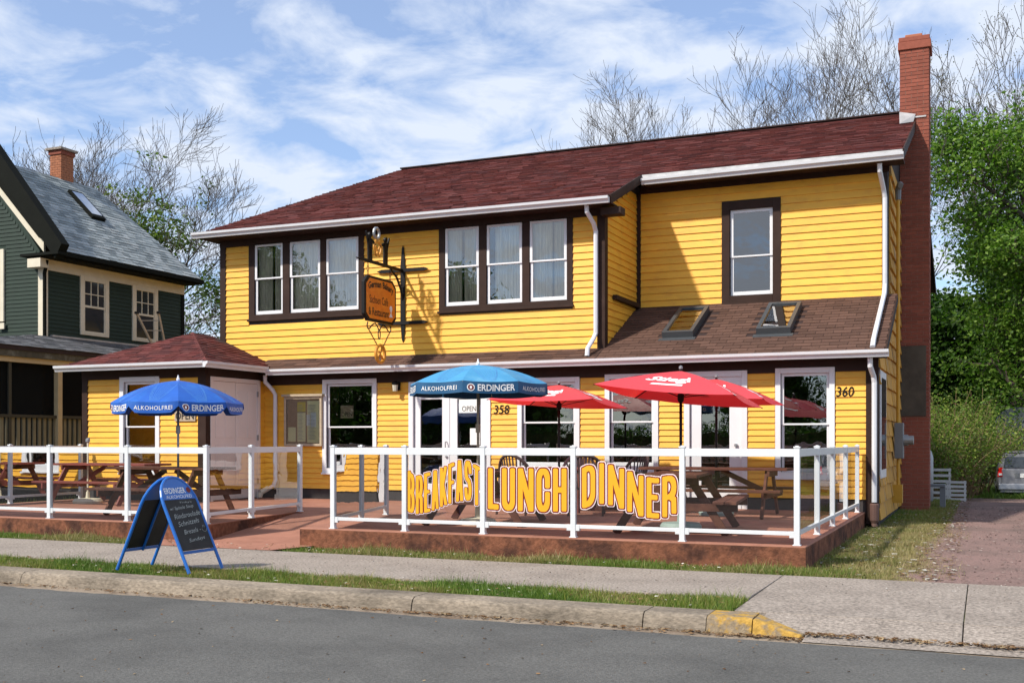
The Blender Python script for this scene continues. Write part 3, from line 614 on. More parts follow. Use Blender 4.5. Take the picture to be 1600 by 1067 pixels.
t = MB(); t.box(HXR+0.06, -1.52, 18.82, WL-0.04, 2.80, 2.82); t.build('soffit', BRN, lean)
# skylights
for s0, s1 in SKY:
    y0, y1 = 19.58, 20.88; P = lambda x, y, h: Vector((x, y, zl(y)))+N2*h
    b = MB(); fw = 0.07
    for (xa, xb, ya, yb) in ((s0, s1, y0, y0+fw), (s0, s1, y1-fw, y1), (s0, s0+fw, y0+fw, y1-fw), (s1-fw, s1, y0+fw, y1-fw)):
        b.hexa([P(xa, ya, -0.02), P(xb, ya, -0.02), P(xb, yb, -0.02), P(xa, yb, -0.02), P(xa, ya, 0.13), P(xb, ya, 0.13), P(xb, yb, 0.13), P(xa, yb, 0.13)])
    b.hexa([P(s0-0.05, y0-0.12, 0.010), P(s1+0.05, y0-0.12, 0.010), P(s1+0.05, y0, 0.012), P(s0-0.05, y0, 0.012), P(s0-0.05, y0-0.12, 0.016), P(s1+0.05, y0-0.12, 0.016), P(s1+0.05, y0, 0.018), P(s0-0.05, y0, 0.018)])
    sk = b.build('skylight', mat('skylight_frame', (0.06, 0.065, 0.07), 0.4, 0.08, 4), house, bevel=0.008)
    p = MB(); p.quad(P(s0+fw, y0+fw, 0.10), P(s1-fw, y0+fw, 0.10), P(s1-fw, y1-fw, 0.10), P(s0+fw, y1-fw, 0.10)); p.build('pane', glass_mat('skylight_glass%d' % int(s0*-10), (0.75, 0.82, 0.80), 0.35, 1.4), sk, fix=False)
# hut roof: three hips
e0 = [(-17.32, 16.85), (-13.65, 16.85)]; ze = 2.96; pk = Vector((-15.48, 18.68, 3.73))
b = MB(); slabq([(-17.32, 16.85, ze), (-13.65, 16.85, ze), tuple(pk)], 0.07)
slabq([(-13.65, 16.85, ze), (-13.65, 19.24, ze), (-13.9, 19.24, 3.07), (-15.12, 19.24, 3.60), tuple(pk)], 0.07)
slabq([(-17.32, 19.24, ze), (-17.32, 16.85, ze), tuple(pk), (-15.48, 19.24, 3.73)], 0.07)
hroof = b.build('hut_roof', UNDER, house)
sA = (3.73-ze)/(18.68-16.85); VA = Vector((0, 1, sA)).normalized(); NA = Vector((0, -sA, 1)).normalized(); cA = math.hypot(1, sA)
shingles('shingles', hroof, (0, 16.83, ze-0.006), (1, 0, 0), VA, NA, lambda v: (-17.32+1.84*min(1, v/(1.85*cA)), -13.65-1.83*min(1, v/(1.85*cA))), int(1.85*cA/0.13), 0.13, 0.26, ROOFR, REDS, t=0.014)
VB = Vector((-1, 0, sA)).normalized(); NB_ = Vector((sA, 0, 1)).normalized()
shingles('shingles', hroof, (-13.63, 0, ze-0.006), (0, 1, 0), VB, NB_, lambda v: (16.85+1.83*min(1, v/(1.85*cA)), 19.25), int(1.85*cA/0.13), 0.13, 0.26, ROOFR, REDS, t=0.014)
hc = mat('hip_cap_red', (0.12, 0.032, 0.028), 0.95, 0.3, 8, 0.5, 120, rnd=0.3); c0 = Vector((-13.65, 16.85, ze)); dh = (pk-c0)
for k in range(18):
    p0 = c0+dh*(k/18); p1 = c0+dh*((k+1.25)/18); sd = dh.cross(Vector((0, 0, 1))).normalized()*0.075; dn = Vector((0, 0, -0.045)); u0 = Vector((0, 0, 0.030)); u1 = Vector((0, 0, 0.014)); b = MB(); b.add([p0-sd+dn+u0, p0+u0, p0+sd+dn+u0, p1-sd+dn+u1, p1+u1, p1+sd+dn+u1, p0-sd+dn, p0+sd+dn], [(0, 1, 4, 3), (1, 2, 5, 4), (6, 7, 2, 1, 0)]); b.build('hip_cap', hc, hroof, fix=False)

# ------------------------------------------------------------------ gutters and downspouts
def gutter(p, q, name='gutter', m=ALU):
    """K-style gutter from p to q (top back edge line at the eave)"""
    p = Vector(p); q = Vector(q); d = (q-p).normalized(); n = d.cross(Vector((0, 0, 1))).normalized()   # outward
    if n.y > 0.1: n = -n
    if abs(n.y) < 0.1 and n.x < 0: n = -n
    pr = [(0, -0.11), (0.055, -0.115), (0.075, -0.07), (0.11, -0.045), (0.118, 0.0), (0.106, 0.004), (0.0, -0.01)]
    b = MB(); A = [p+n*a+Vector((0, 0, c)) for a, c in pr]; B = [q+n*a+Vector((0, 0, c)) for a, c in pr]; k = len(pr)
    b.add(A+B, [tuple(range(k)), tuple(range(2*k-1, k-1, -1))]+[(i, (i+1) % k, k+(i+1) % k, k+i) for i in range(k)]); return b.build(name, m, house)
gutter((-15.50, 18.74, 5.85), (-6.20, 18.74, 5.82)); gutter((RJ+0.03, 20.74, 6.56), (RE+0.02, 20.74, 6.58)); gutter((-13.62, 18.74, 2.90), (-1.44, 18.74, 2.915))
gutter((-17.42, 16.84, 2.955), (-13.64, 16.84, 2.955)); 
g = MB(); g.prism([(-13.64, 2.84), (-13.585, 2.835), (-13.565, 2.885), (-13.53, 2.91), (-13.522, 2.955), (-13.64, 2.945)], 'y', 16.73, 18.66); g.build('gutter', ALU, house)
t = MB(); t.box(RJ+0.02, RE, 20.735, 20.75, 6.56, 6.65); t.build('drip_edge', FLASH, house)
def spout(pts, m=ALU, w=0.075, label=None):
    b = MB()
    b.tube(pts, w/2*1.15, 8); o = b.build('downspout', m, house, smooth=False)
    return o
spout([(-6.66, 18.80, 5.72), (-6.66, 18.82, 5.60), (-6.60, 19.02, 5.42), (-6.60, 19.14, 5.30), (-6.60, 19.14, 3.42), (-6.62, 19.05, 3.30), (-6.66, 18.86, 3.12), (-6.66, 18.83, 2.98)])
spout([(-1.76, 20.80, 6.45), (-1.76, 20.84, 6.32), (-1.72, 21.14, 6.05), (-1.70, 21.19, 5.9), (-1.70, 21.19, 4.32), (-1.70, 21.10, 4.14), (-1.70, 19.0, 3.12), (-1.70, 18.80, 2.97)])
spout([(-1.74, 18.80, 2.80), (-1.74, 18.82, 2.66), (-1.70, 18.98, 2.50), (-1.69, 19.01, 2.40), (-1.69, 19.01, 0.42)])
b = MB(); b.lathe([(0.055, 0.0), (0.045, 0.05), (0.07, 0.1), (0.075, 0.36), (0.06, 0.38)], (-1.69, 19.01, 0.02), 12); b.build('drain_pipe', CLAY, house)
spout([(-13.72, 18.80, 2.80), (-13.74, 18.84, 2.66), (-13.66, 18.98, 2.50), (-13.62, 19.02, 2.40), (-13.62, 19.02, 0.62), (-13.64, 18.98, 0.50), (-13.75, 18.84, 0.40)])
b = MB(); b.tube([(-13.70, 18.90, 0.46), (-13.80, 18.78, 0.37)], 0.055, 8); b.tube([(-13.80, 18.78, 0.37), (-13.82, 18.76, 0.27)], 0.05, 8); b.build('drain_elbow', BASEC, house)

# ------------------------------------------------------------------ chimney, brick by brick
CX0, CX1, CY = -1.655, -1.075, 24.30
ch = MB(); ch.box(CX0+0.012, CX1-0.012, CY+0.012, CY+0.60, -0.15, 9.85)
chim = ch.build('chimney', MORT, house); chim['label'] = 'tall brick chimney on the right gable'
course = 0.0775; bw = (CX1-CX0)/2.5; BK = {}
def brick_mesh(w, d=0.03):
    k = (round(w, 3), d)
    if k not in BK:
        b = MB(); b.box(0, w, 0, d, 0, course-0.012); me = b.mesh('brick'); me.materials.append(BRICK); BK[k] = me
    return BK[k]
rr = random.Random(2); nb = 0; extra = MB()
zc = 9.61; r = 0
while zc > 0.0:
    zc -= course; off = 0 if r % 2 else bw/2; x = CX0
    edges = ([CX0, CX0+bw/2, CX0+1.5*bw, CX1] if r % 2 else [CX0, CX0+bw, CX0+2*bw, CX1]); r += 1
    for x0, x1 in zip(edges[:-1], edges[1:]):
        if nb < 292: put(brick_mesh(x1-x0-0.011), 'brick', (x0+0.0055, CY+rr.uniform(-0.002, 0.002), zc), chim); nb += 1
        else: extra.box(x0+0.0055, x1-0.0055, CY, CY+0.02, zc, zc+course-0.012)
    for y0 in (CY+0.04, CY+0.25, CY+0.46) if r % 2 else (CY+0.04, CY+0.15, CY+0.36): extra.box(CX1-0.02, CX1, y0, min(y0+0.20, CY+0.59), zc, zc+course-0.012)
    if zc > 8: 
        for y0 in (CY+0.04, CY+0.25, CY+0.46): extra.box(CX0, CX0+0.02, y0, min(y0+0.20, CY+0.59), zc, zc+course-0.012)
o = extra.build('bricks', BRICK, chim, fix=False); o['kind'] = 'stuff'
b = MB(); b.box(CX0-0.035, CX1+0.035, CY-0.035, CY+0.645, 9.61, 9.775); b.box(CX0-0.02, CX1+0.01, CY-0.02, CY+0.62, 9.78, 9.875); b.build('corbel', BRICK, chim, bevel=0.01)
b = MB(); b.box(CX0+0.10, CX1-0.14, CY+0.1, CY+0.45, 9.86, 9.96); b.build('flue', mat('clay_flue', (0.36, 0.13, 0.07), 0.8, 0.1, 5), chim, bevel=0.015)
b = MB(); b.box(CX0+0.02, CX1-0.06, CY-0.03, CY-0.004, 1.95, 3.42); b.build('cement_panel', PANELC, chim, bevel=0.005)
b = MB(); b.box(CX0-0.004, CX1-0.06, CY-0.02, CY-0.004, 8.17, 8.20); b.quad((RE-0.28, CY-0.25, zr(CY-0.25)+0.03), (RE-0.02, CY-0.1, zr(CY-0.1)+0.02), (RE+0.02, CY-0.012, zr(CY)+0.16), (RE-0.30, CY-0.012, zr(CY)+0.24)); b.build('flashing', FLASH, chim, fix=False)
# side wall services
em = MB(); em.box(XR+0.06, XR+0.22, 22.05, 22.35, 1.10, 1.78); em = em.build('meter_box', GREYP, house, bevel=0.01)
b = MB(); b.tube([(XR+0.22, 22.2, 1.45), (XR+0.30, 22.2, 1.45)], 0.11, 14); b.tube([(XR+0.30, 22.2, 1.45), (XR+0.40, 22.2, 1.45)], 0.09, 14); b.build('meter', STEEL, em, smooth=False)
b = MB(); b.tube([(XR+0.12, 22.2, 1.78), (XR+0.12, 22.2, 6.05)], 0.035, 8); b.tube([(XR+0.12, 22.2, 1.10), (XR+0.12, 22.2, 0.35)], 0.03, 8); b.box(XR+0.02, XR+0.2, 22.1, 22.32, 0.25, 0.6)
b.build('conduit', mat('yellow_conduit', (0.56, 0.30, 0.03), 0.5, 0.1, 5), house)
b = MB(); b.tube([(XR+0.12, 22.2, 6.05), (XR+0.12, 22.2, 6.25), (XR+0.16, 22.12, 6.33), (XR+0.18, 22.0, 6.28)], [0.05, 0.06, 0.06, 0.05], 8); b.build('weatherhead', GREYP, house)
# foundation ledge and house numbers
text_on('house_number', '358', flat_fn((-8.47, WL-0.033, 2.035), (1, 0, 0), (0, 0, 1), 0.33, 0.17), BLACK, house, 0.01, 0.15)
text_on('house_number', '360', flat_fn((-2.165, WL-0.033, 2.26), (1, 0, 0), (0, 0, 1), 0.29, 0.17), BLACK, house, 0.01, 0.15)
print('clapboards', NB[0], 'roof tabs', cnt, 'bricks', nb)

# ------------------------------------------------------------------ white railings with glass panels
DZ = 0.25
def railing(name, label, runs, loc):
    t = thing(name, label, 'railing', loc)
    seen = set()
    for pts in runs:
        for p in pts:
            k = (round(p[0], 2), round(p[1], 2))
            if k in seen: continue
            seen.add(k); b = MB(); x, y = p; b.box(x-0.032, x+0.032, y-0.032, y+0.032, DZ, 1.35); b.box(x-0.038, x+0.038, y-0.038, y+0.038, 1.35, 1.366); b.box(x-0.018, x+0.018, y-0.018, y+0.018, 1.366, 1.376)
            b.box(x-0.045, x+0.045, y-0.045, y+0.045, DZ, DZ+0.012); b.build('post', RAILW, t, bevel=0.003)
        for p, q in zip(pts[:-1], pts[1:]):
            a = Vector((p[0], p[1], 0)); c = Vector((q[0], q[1], 0)); d = (c-a).normalized(); a2 = a+d*0.033; c2_ = c-d*0.033
            b = MB(); b.bar(a2+Vector((0, 0, 1.295)), c2_+Vector((0, 0, 1.295)), 0.05, 0.09); b.build('top_rail', RAILW, t, bevel=0.003)
            b = MB(); b.bar(a2+Vector((0, 0, 0.385)), c2_+Vector((0, 0, 0.385)), 0.042, 0.045)
            for e_ in (a2, c2_-d*0.05): b.bar(e_+Vector((0, 0, 0.372)), e_+d*0.05+Vector((0, 0, 0.372)), 0.05, 0.075)
            b.build('bottom_rail', RAILW, t, bevel=0.002)
            b = MB(); b.quad(a2+Vector((0, 0, 0.40)), c2_+Vector((0, 0, 0.40)), c2_+Vector((0, 0, 1.26)), a2+Vector((0, 0, 1.26))); b.build('glass_panel', PANEL, t, fix=False)
    return t
FR = 12.60
right_rail = railing('patio_railing', 'white railing with glass panels reading BREAKFAST LUNCH DINNER', [[(-8.82, 15.3), (-8.45, 13.93), (-8.08, FR), (-6.98, FR), (-5.85, FR), (-4.63, FR), (-3.27, FR), (-1.95, FR), (-1.95, 14.2), (-1.95, 15.7), (-1.95, 17.25), (-1.95, 18.9)]], (-5, FR, DZ))
left_rail = railing('patio_railing', 'white railing with plain glass panels around the left patio behind the chalkboard', [[(-16.9, 16.95), (-16.9, 15.2), (-16.9, 13.8), (-16.9, 12.57), (-15.9, 12.57), (-14.6, 12.57), (-13.15, 12.57), (-11.62, 12.57), (-10.18, 12.57), (-10.36, 13.85), (-10.56, 15.44)]], (-13.5, 12.57, DZ))

# block lettering: stroke letters warped between a top and a bottom curve, drawn as three nested outlines
def arc(cx, cy, rx, ry, a0, a1, n=10): return [(cx+rx*math.cos(R(a0+(a1-a0)*i/n)), cy+ry*math.sin(R(a0+(a1-a0)*i/n))) for i in range(n+1)]
LET = {
 'B': [[(0, 0), (0, 1)], [(0, 1), (0.6, 1)] + arc(0.55, 0.76, 0.42, 0.24, 90, -90) + [(0, 0.53)], [(0, 0.53), (0.6, 0.53)] + arc(0.58, 0.265, 0.42, 0.265, 90, -90) + [(0, 0)]],
 'R': [[(0, 0), (0, 1)], [(0, 1), (0.6, 1)] + arc(0.58, 0.74, 0.42, 0.26, 90, -90) + [(0, 0.48)], [(0.6, 0.48), (0.98, 0.36), (1, 0)]],
 'E': [[(1, 0), (0, 0), (0, 1), (1, 1)], [(0, 0.52), (0.8, 0.52)]],
 'A': [[(0, 0), (0.42, 1), (0.58, 1), (1, 0)], [(0.2, 0.24), (0.8, 0.24)]],
 'K': [[(0, 0), (0, 1)], [(0.95, 1), (0.15, 0.45)], [(0.3, 0.58), (1, 0)]],
 'F': [[(0, 0), (0, 1), (1, 1)], [(0, 0.52), (0.8, 0.52)]],
 'S': [arc(0.5, 0.76, 0.5, 0.24, 0, 270) + arc(0.5, 0.26, 0.5, 0.26, 90, -180)],
 'T': [[(0, 1), (1, 1)], [(0.5, 1), (0.5, 0)]],
 'L': [[(0, 1), (0, 0), (0.95, 0)]],
 'U': [[(0, 1), (0, 0.2)] + arc(0.5, 0.2, 0.5, 0.2, 180, 360) + [(1, 1)]],
 'N': [[(0, 0), (0, 1)], [(0.05, 1), (0.95, 0)], [(1, 0), (1, 1)]],
 'C': [[(1, 0.62)] + arc(0.5, 0.78, 0.5, 0.22, 0, 180) + arc(0.5, 0.22, 0.5, 0.22, 180, 360) + [(1, 0.38)]],
 'H': [[(0, 0), (0, 1)], [(0, 0.5), (1, 0.5)], [(1, 0), (1, 1)]],
 'D': [[(0, 0), (0, 1), (0.4, 1)] + arc(0.4, 0.74, 0.6, 0.26, 90, 0, 6) + arc(0.4, 0.26, 0.6, 0.26, 0, -90, 6) + [(0, 0)]],
 'I': [[(0.5, 0), (0.5, 1)]],
}
def interp(tab, x):
    xs_ = [a for a, _ in tab]; return float(np.interp(x, xs_, [c for _, c in tab]))
def word(s, top, bot, parent, y, gap=0.03, hw=0.040, o1=0.011, o2=0.024):
    x0 = top[0][0]; x1 = top[-1][0]; wd = {'I': 0.52, 'N': 1.18, 'L': 0.85, 'E': 0.9, 'F': 0.88}; tot = sum(wd.get(c, 1.0) for c in s); cell = (x1-x0-gap*(len(s)-1))/tot; segs = []; x = x0
    for c in s:
        cw = cell*wd.get(c, 1.0)
        for pl in LET[c]:
            P_ = []
            for (u, v), (u2, v2) in zip(pl[:-1], pl[1:]):
                for k in range(4): P_.append((u+(u2-u)*k/4, v+(v2-v)*k/4))
            P_.append(pl[-1]); Q = []
            for u, v in P_:
                X = x+hw+u*(cw-2*hw) if c != 'I' else x+cw/2
                zt = interp(top, X)-hw-0.012; zb = interp(bot, X)+hw+0.012; Q.append((X, zb+v*(zt-zb)))
            segs += list(zip(Q[:-1], Q[1:]))
        x += cw+gap
    st = 0.004; gx = np.arange(x0-0.05, x1+0.05, st); z0 = min(c for _, c in bot)-0.06; z1 = max(c for _, c in top)+0.06; gzz = np.arange(z0, z1, st)
    XX, ZZ = np.meshgrid(gx, gzz); D = np.full(XX.shape, 9.0)
    for (ax, az), (bx, bz) in segs:
        dx_ = bx-ax; dz_ = bz-az; l2 = dx_*dx_+dz_*dz_+1e-9; t = np.clip(((XX-ax)*dx_+(ZZ-az)*dz_)/l2, 0, 1); D = np.minimum(D, (np.abs(XX-ax-t*dx_)**4+np.abs(ZZ-az-t*dz_)**4)**0.25)
    sgn = parent
    for name, thr, m, dy in (('letter_outline', hw+o2, PRINTP, -0.004), ('letter_outline', hw+o1, PRINTR, -0.006), ('lettering', hw, PRINTY, -0.008)):
        b = MB(); F = thr-D
        for i in range(len(gzz)-1):
            f = F[i]; ins = f > 0; j = 0; n = len(gx)
            while j < n:
                if not ins[j]: j += 1; continue
                k = j
                while k+1 < n and ins[k+1]: k += 1
                a = gx[j] if j == 0 else gx[j]-st*f[j]/(f[j]-f[j-1]); c = gx[k] if k == n-1 else gx[k]+st*f[k]/(f[k]-f[k+1])
                b.quad((a, y+dy, gzz[i]-st/2), (c, y+dy, gzz[i]-st/2), (c, y+dy, gzz[i]+st/2), (a, y+dy, gzz[i]+st/2)); j = k+1
        o = b.build(name, m, sgn, fix=False); o['label'] = {'lettering': 'amber block letters reading '+s}.get(name, 'coloured outline round the letters '+s)
BT = [(-7.0, 1.10), (-6.90, 1.02), (-6.80, 0.985), (-6.675, 1.02), (-6.535, 1.06), (-6.35, 1.13), (-6.213, 1.19), (-6.10, 1.21), (-6.02, 1.17), (-5.93, 1.10)]
BB = [(-7.0, 0.55), (-6.90, 0.49), (-6.80, 0.47), (-6.675, 0.49), (-6.535, 0.53), (-6.35, 0.61), (-6.213, 0.645), (-6.058, 0.66), (-5.93, 0.60)]
word('BREAKFAST', [(-6.935, BT[0][1])]+BT[1:-1]+[(-5.89, 1.10)], BB, right_rail, FR, gap=0.020, hw=0.0205, o1=0.0085, o2=0.0165)
word('LUNCH', [(-5.78, 1.10), (-4.72, 1.105)], [(-5.78, 0.56), (-5.45, 0.545), (-5.06, 0.54), (-4.72, 0.555)], right_rail, FR, gap=0.040, hw=0.033, o1=0.015, o2=0.025)
word('DINNER', [(-4.52, 1.10), (-4.39, 1.165), (-4.229, 1.175), (-4.067, 1.13), (-3.907, 1.075), (-3.748, 1.02), (-3.59, 1.0), (-3.434, 1.03), (-3.34, 1.03)], [(-4.52, 0.59), (-4.39, 0.645), (-4.229, 0.66), (-4.067, 0.626), (-3.907, 0.569), (-3.748, 0.512), (-3.59, 0.50), (-3.434, 0.525), (-3.34, 0.58)], right_rail, FR, gap=0.038, hw=0.030, o1=0.014, o2=0.024)

# ------------------------------------------------------------------ picnic tables
def picnic(label, x, y, rz, m, Lt=2.0, h=0.76, seat=True, group='wooden picnic tables on the patios'):
    t = thing('picnic_table', label, 'picnic table', (0, 0, 0), group)
    Z0 = 0
    for k in range(5):   # top planks run along local X
        b = MB(); yy = -0.37+k*0.148; b.box(-Lt/2, Lt/2, yy+0.003, yy+0.143, h-0.038, h); b.build('tabletop_plank', m, t, bevel=0.004)
    for sgn in (-1, 1):
        for k in range(2):
            b = MB(); yy = sgn*0.70-0.145+k*0.147; b.box(-Lt/2+0.02, Lt/2-0.02, yy+0.003, yy+0.143, 0.40, 0.438); b.build('seat_plank', m, t, bevel=0.004)
    for sx in (-1, 1):
        X = sx*(Lt/2-0.32)
        for sy in (-1, 1):
            b = MB(); b.bar((X, sy*0.70, 0.0), (X, sy*0.24, h-0.04), 0.040, 0.10, up=(0, 1, 0)); b.build('leg', m, t, bevel=0.004)
        b = MB(); b.box(X+sx*0.021, X+sx*0.060, -0.84, 0.84, 0.30, 0.398); b.build('seat_beam', m, t, bevel=0.004)
        b = MB(); b.box(X+sx*0.021, X+sx*0.060, -0.36, 0.36, h-0.13, h-0.04); b.build('top_beam', m, t, bevel=0.004)
        b = MB(); b.bar((X, 0, 0.36), (sx*0.10, 0, h-0.05), 0.040, 0.08); b.build('brace', m, t, bevel=0.004)
    t.location = (x, y, DZ); t.rotation_euler.z = R(rz); return t
picnic('brown picnic table under the front red umbrella beside the DINNER letters', -3.74, 14.2, 97, WOODB, 2.1)
picnic('brown picnic table along the wall in front of the single door', -3.96, 17.35, 0, WOODB, 2.35)
picnic('dark brown picnic table behind the BREAKFAST and LUNCH letters', -6.62, 14.35, 99, WOODB, 2.0)
picnic('red picnic table at the far left below the hut window', -15.3, 16.1, 0, WOODR, 2.3)
picnic('brown picnic table under the royal blue umbrella behind the chalkboard', -12.18, 14.15, 0, WOODB, 2.05)

# patio table and slatted resin chairs near the wall
t = thing('patio_table', 'dark red square patio table among the brown chairs', 'table', (-6.55, 17.3, DZ))
b = MB(); b.box(-7.05, -6.05, 16.85, 17.75, DZ+0.70, DZ+0.74); b.box(-7.0, -6.1, 16.9, 17.7, DZ+0.64, DZ+0.70); b.build('tabletop', WOODR, t, bevel=0.01)
for sx in (-6.98, -6.14):
    for sy in (16.93, 17.66): b = MB(); b.bar((sx, sy, DZ), (sx, sy, DZ+0.64), 0.05, 0.05); b.build('leg', WOODR, t)
def chair(label, m, x, y, rz):
    t = thing('patio_chair', label, 'chair', (0, 0, 0), 'resin patio chairs round the dark red table')
    b = MB(); b.prism([(-0.25, -0.24), (0.25, -0.24), (0.23, 0.23), (-0.23, 0.23)], 'z', 0.41, 0.435); b.build('seat', m, t, bevel=0.008)
    def bk(u, w):  # back surface: arched, leaning
        return (u*0.29, 0.23+0.12*w-0.10*u*u, 0.43+0.50*w*1.0)
    arcp = [(math.cos(a), math.sin(a)) for a in [PI*i/16 for i in range(17)]]
    b = MB(); b.tube([(0.30*c, 0.25+0.10*s_-0.12*c*c, 0.60+0.36*s_) for c, s_ in arcp], 0.026, 6); b.build('back_frame', m, t, smooth=True)
    for k in range(9):
        u = -0.8+k*0.2; top = math.sqrt(max(0, 1-u*u)); b = MB(); b.bar((u*0.22, 0.235-0.05*u*u, 0.435), (u*0.29, 0.25+0.10*top-0.12*u*u, 0.60+0.355*top), 0.026, 0.010, up=(0, 1, 0)); b.build('back_slat', m, t)
    for sx in (-1, 1):
        b = MB(); b.tube([(sx*0.30, 0.13, 0.62), (sx*0.31, -0.10, 0.655), (sx*0.30, -0.24, 0.64), (sx*0.28, -0.27, 0.56)], 0.024, 6); b.build('armrest', m, t, smooth=True)
        b = MB(); b.tube([(sx*0.28, -0.27, 0.56), (sx*0.27, -0.29, 0.0)], [0.026, 0.020], 6); b.build('leg', m, t, smooth=True)
        b = MB(); b.tube([(sx*0.29, 0.16, 0.60), (sx*0.27, 0.29, 0.0)], [0.026, 0.020], 6); b.build('leg', m, t, smooth=True)
    t.location = (x, y, DZ); t.rotation_euler.z = R(rz); return t
chair('dark brown slatted chair above the letters LU, back to the street', RESIN, -6.93, 16.35, 172)
chair('dark brown slatted chair behind the railing post between LUNCH and DINNER', RESIN, -5.86, 16.55, 196)
chair('paler mauve slatted chair on the wall side, above the letters CH', RESINL, -6.60, 18.15, 10)
chair('brown slatted chair on the wall side, above the letters DI', RESIN, -5.55, 17.75, -35)

# ------------------------------------------------------------------ umbrellas
def umbrella(label, x, y, zr_, za, Rr, cm, vm, pole_m, base_m, phase, tilt=(0, 0), texts=True, vh=0.17, scallop=True, base=True, rays=True, group='beer garden umbrellas'):
    t = thing('patio_umbrella', label, 'umbrella', (x, y, DZ), group)
    ax = Vector((x, y, 0)); nP = 8; hgt = za-zr_
    def rim(a, k=1.0):
        r = Rr*k; return Vector((x+r*math.cos(a), y+r*math.sin(a), 0))
    def surf(i, u, v):   # panel i, u across 0..1, v apex 0..rim 1
        a0 = phase+2*PI*i/nP; a1 = phase+2*PI*(i+1)/nP; P0 = rim(a0, v); P1 = rim(a1, v); p = P0.lerp(P1, u)
        z = za-hgt*(0.22*v+0.78*v**2.1); sag = 0.05*v*(4*u*(1-u)); z -= sag*0.35
        c = Vector((x, y, 0)); p = c+(p-c)*(1+0.02*4*u*(1-u)*v)
        z += (p.x-x)*tilt[0]+(p.y-y)*tilt[1]; return Vector((p.x, p.y, z))
    for i in range(nP):
        b = MB(); NU, NV = 8, 10; g_ = [[surf(i, a/NU, max(0.012, c/NV)) for a in range(NU+1)] for c in range(NV+1)]
        for c in range(NV):
            for a in range(NU): b.quad(g_[c][a], g_[c+1][a], g_[c+1][a+1], g_[c][a+1])
        b.build('canopy_panel', cm, t, smooth=True, fix=False)
        b = MB(); NU = 14
        def vp(u, w, out=0.0):
            p = surf(i, u, 1.0); dn = vh*(1-(0.55*max(0, abs(u-0.5)*2-0.72)/0.28 if scallop else 0)); q = p+Vector((0, 0, -dn*w)); d = Vector((p.x-x, p.y-y, 0)).normalized(); return q+d*(0.012*math.sin(u*9+i)*w+out)
        for a in range(NU): b.quad(vp(a/NU, 0), vp(a/NU, 1), vp((a+1)/NU, 1), vp((a+1)/NU, 0))
        va = b.build('valance', vm, t, fix=False)
        mid = surf(i, 0.5, 1.0); away = Vector((mid.x-x, mid.y-y, 0)); to_cam = Vector((0, 0, 0))-Vector((x, y, 0))
        if texts and away.normalized().dot(to_cam.normalized()) > -0.25:
            W_ = (surf(i, 1, 1)-surf(i, 0, 1)).length
            def vf(u0, u1, w0, w1): return lambda u, v: vp(u0+(u1-u0)*u, w1+(w0-w1)*v, 0.005)
            if i % 2 == TEXTPAR[0]:
                text_on('valance_lettering', 'ERDINGER', vf(0.27, 0.93, 0.22, 0.80), PRINTW, va, 0.02)
                bb = MB(); f = vf(0.08, 0.22, 0.20, 0.85); ring = [f(0.5+0.5*math.cos(2*PI*k/16), 0.5+0.5*math.sin(2*PI*k/16)) for k in range(16)]; bb.add(ring, [tuple(range(16))]); bb.build('emblem', PRINTW, va, fix=False)
                bb = MB(); dd_ = away.normalized()*0.002; ring = [f(0.5+0.38*math.cos(2*PI*k/16), 0.5+0.38*math.sin(2*PI*k/16))+dd_ for k in range(16)]; bb.add(ring, [tuple(range(16))]); bb.build('emblem', PRINTR, va, fix=False)
                bb = MB(); ring = [f(0.5+0.15*math.cos(2*PI*k/8), 0.5+0.22*math.sin(2*PI*k/8))+dd_*2 for k in range(8)]; bb.add(ring, [tuple(range(8))]); bb.build('emblem', PRINTW, va, fix=False)
            else: text_on('valance_lettering', 'ALKOHOLFREI', vf(0.12, 0.88, 0.34, 0.72), PRINTW, va, 0.004, spacing=1.1)
        if rays:   # fine pale printed rays on each panel
            bb = MB(); rr_ = random.Random(i)
            for k in range(0, 13, 1):
                pts = []
                for s_ in range(7):
                    w = s_/6; v = 0.97-w*(0.50+0.1*math.cos(k)); uu = 0.5+(k-6)*0.062*(0.25+1.0*w)+0.04*w*w*(1 if k > 6 else -1 if k < 6 else 0); pts.append((max(0.03, min(0.97, uu)), v))
                for (ua, va_), (ub, vb) in zip(pts[:-1], pts[1:]):
                    q0 = surf(i, ua, va_); q1 = surf(i, ub, vb); up = Vector((0, 0, 0.004)); d = (q1-q0).cross(Vector((0, 0, 1))).normalized()*0.0014
                    bb.quad(q0-d+up, q0+d+up, q1+d+up, q1-d+up)
            bb.build('ray_print', PRINTL, t, fix=False)
    b = MB(); b.tube([(x, y, DZ), (x, y, za+0.03)], 0.019, 10); b.build('pole', pole_m, t, smooth=True)
    b = MB(); b.lathe([(0.02, 0.0), (0.028, 0.03), (0.012, 0.07), (0.008, 0.10)], (x, y, za-0.01), 10); b.build('finial', PRINTW, t)
    b = MB(); b.lathe([(0.035, 0), (0.035, 0.12)], (x, y, zr_-0.55 if False else 1.55), 10); b.build('collar', pole_m, t)
    for i in range(nP):
        a0 = phase+2*PI*i/nP; P_ = [surf(i, 0, max(0.03, v/6))+Vector((0, 0, -0.012)) for v in range(7)]; b = MB(); b.tube(P_, 0.006, 5); b.bar(P_[3], (x, y, za-hgt*0.72), 0.010, 0.010); b.build('rib', pole_m, t)
    if base: b = MB(); b.lathe([(0.26, 0), (0.27, 0.03), (0.24, 0.075), (0.06, 0.10), (0.045, 0.11), (0.04, 0.30), (0.03, 0.30)], (x, y, DZ), 24); b.build('base', base_m, t, smooth=False)
    return t
TEXTPAR = [0]
umbrella('royal blue round umbrella with dark lettered valance over the left patio table', -11.9, 14.0, 2.04, 2.40, 1.02, BLUEC, BLUEC, STEEL, BASEG, R(-49.6), texts=True)
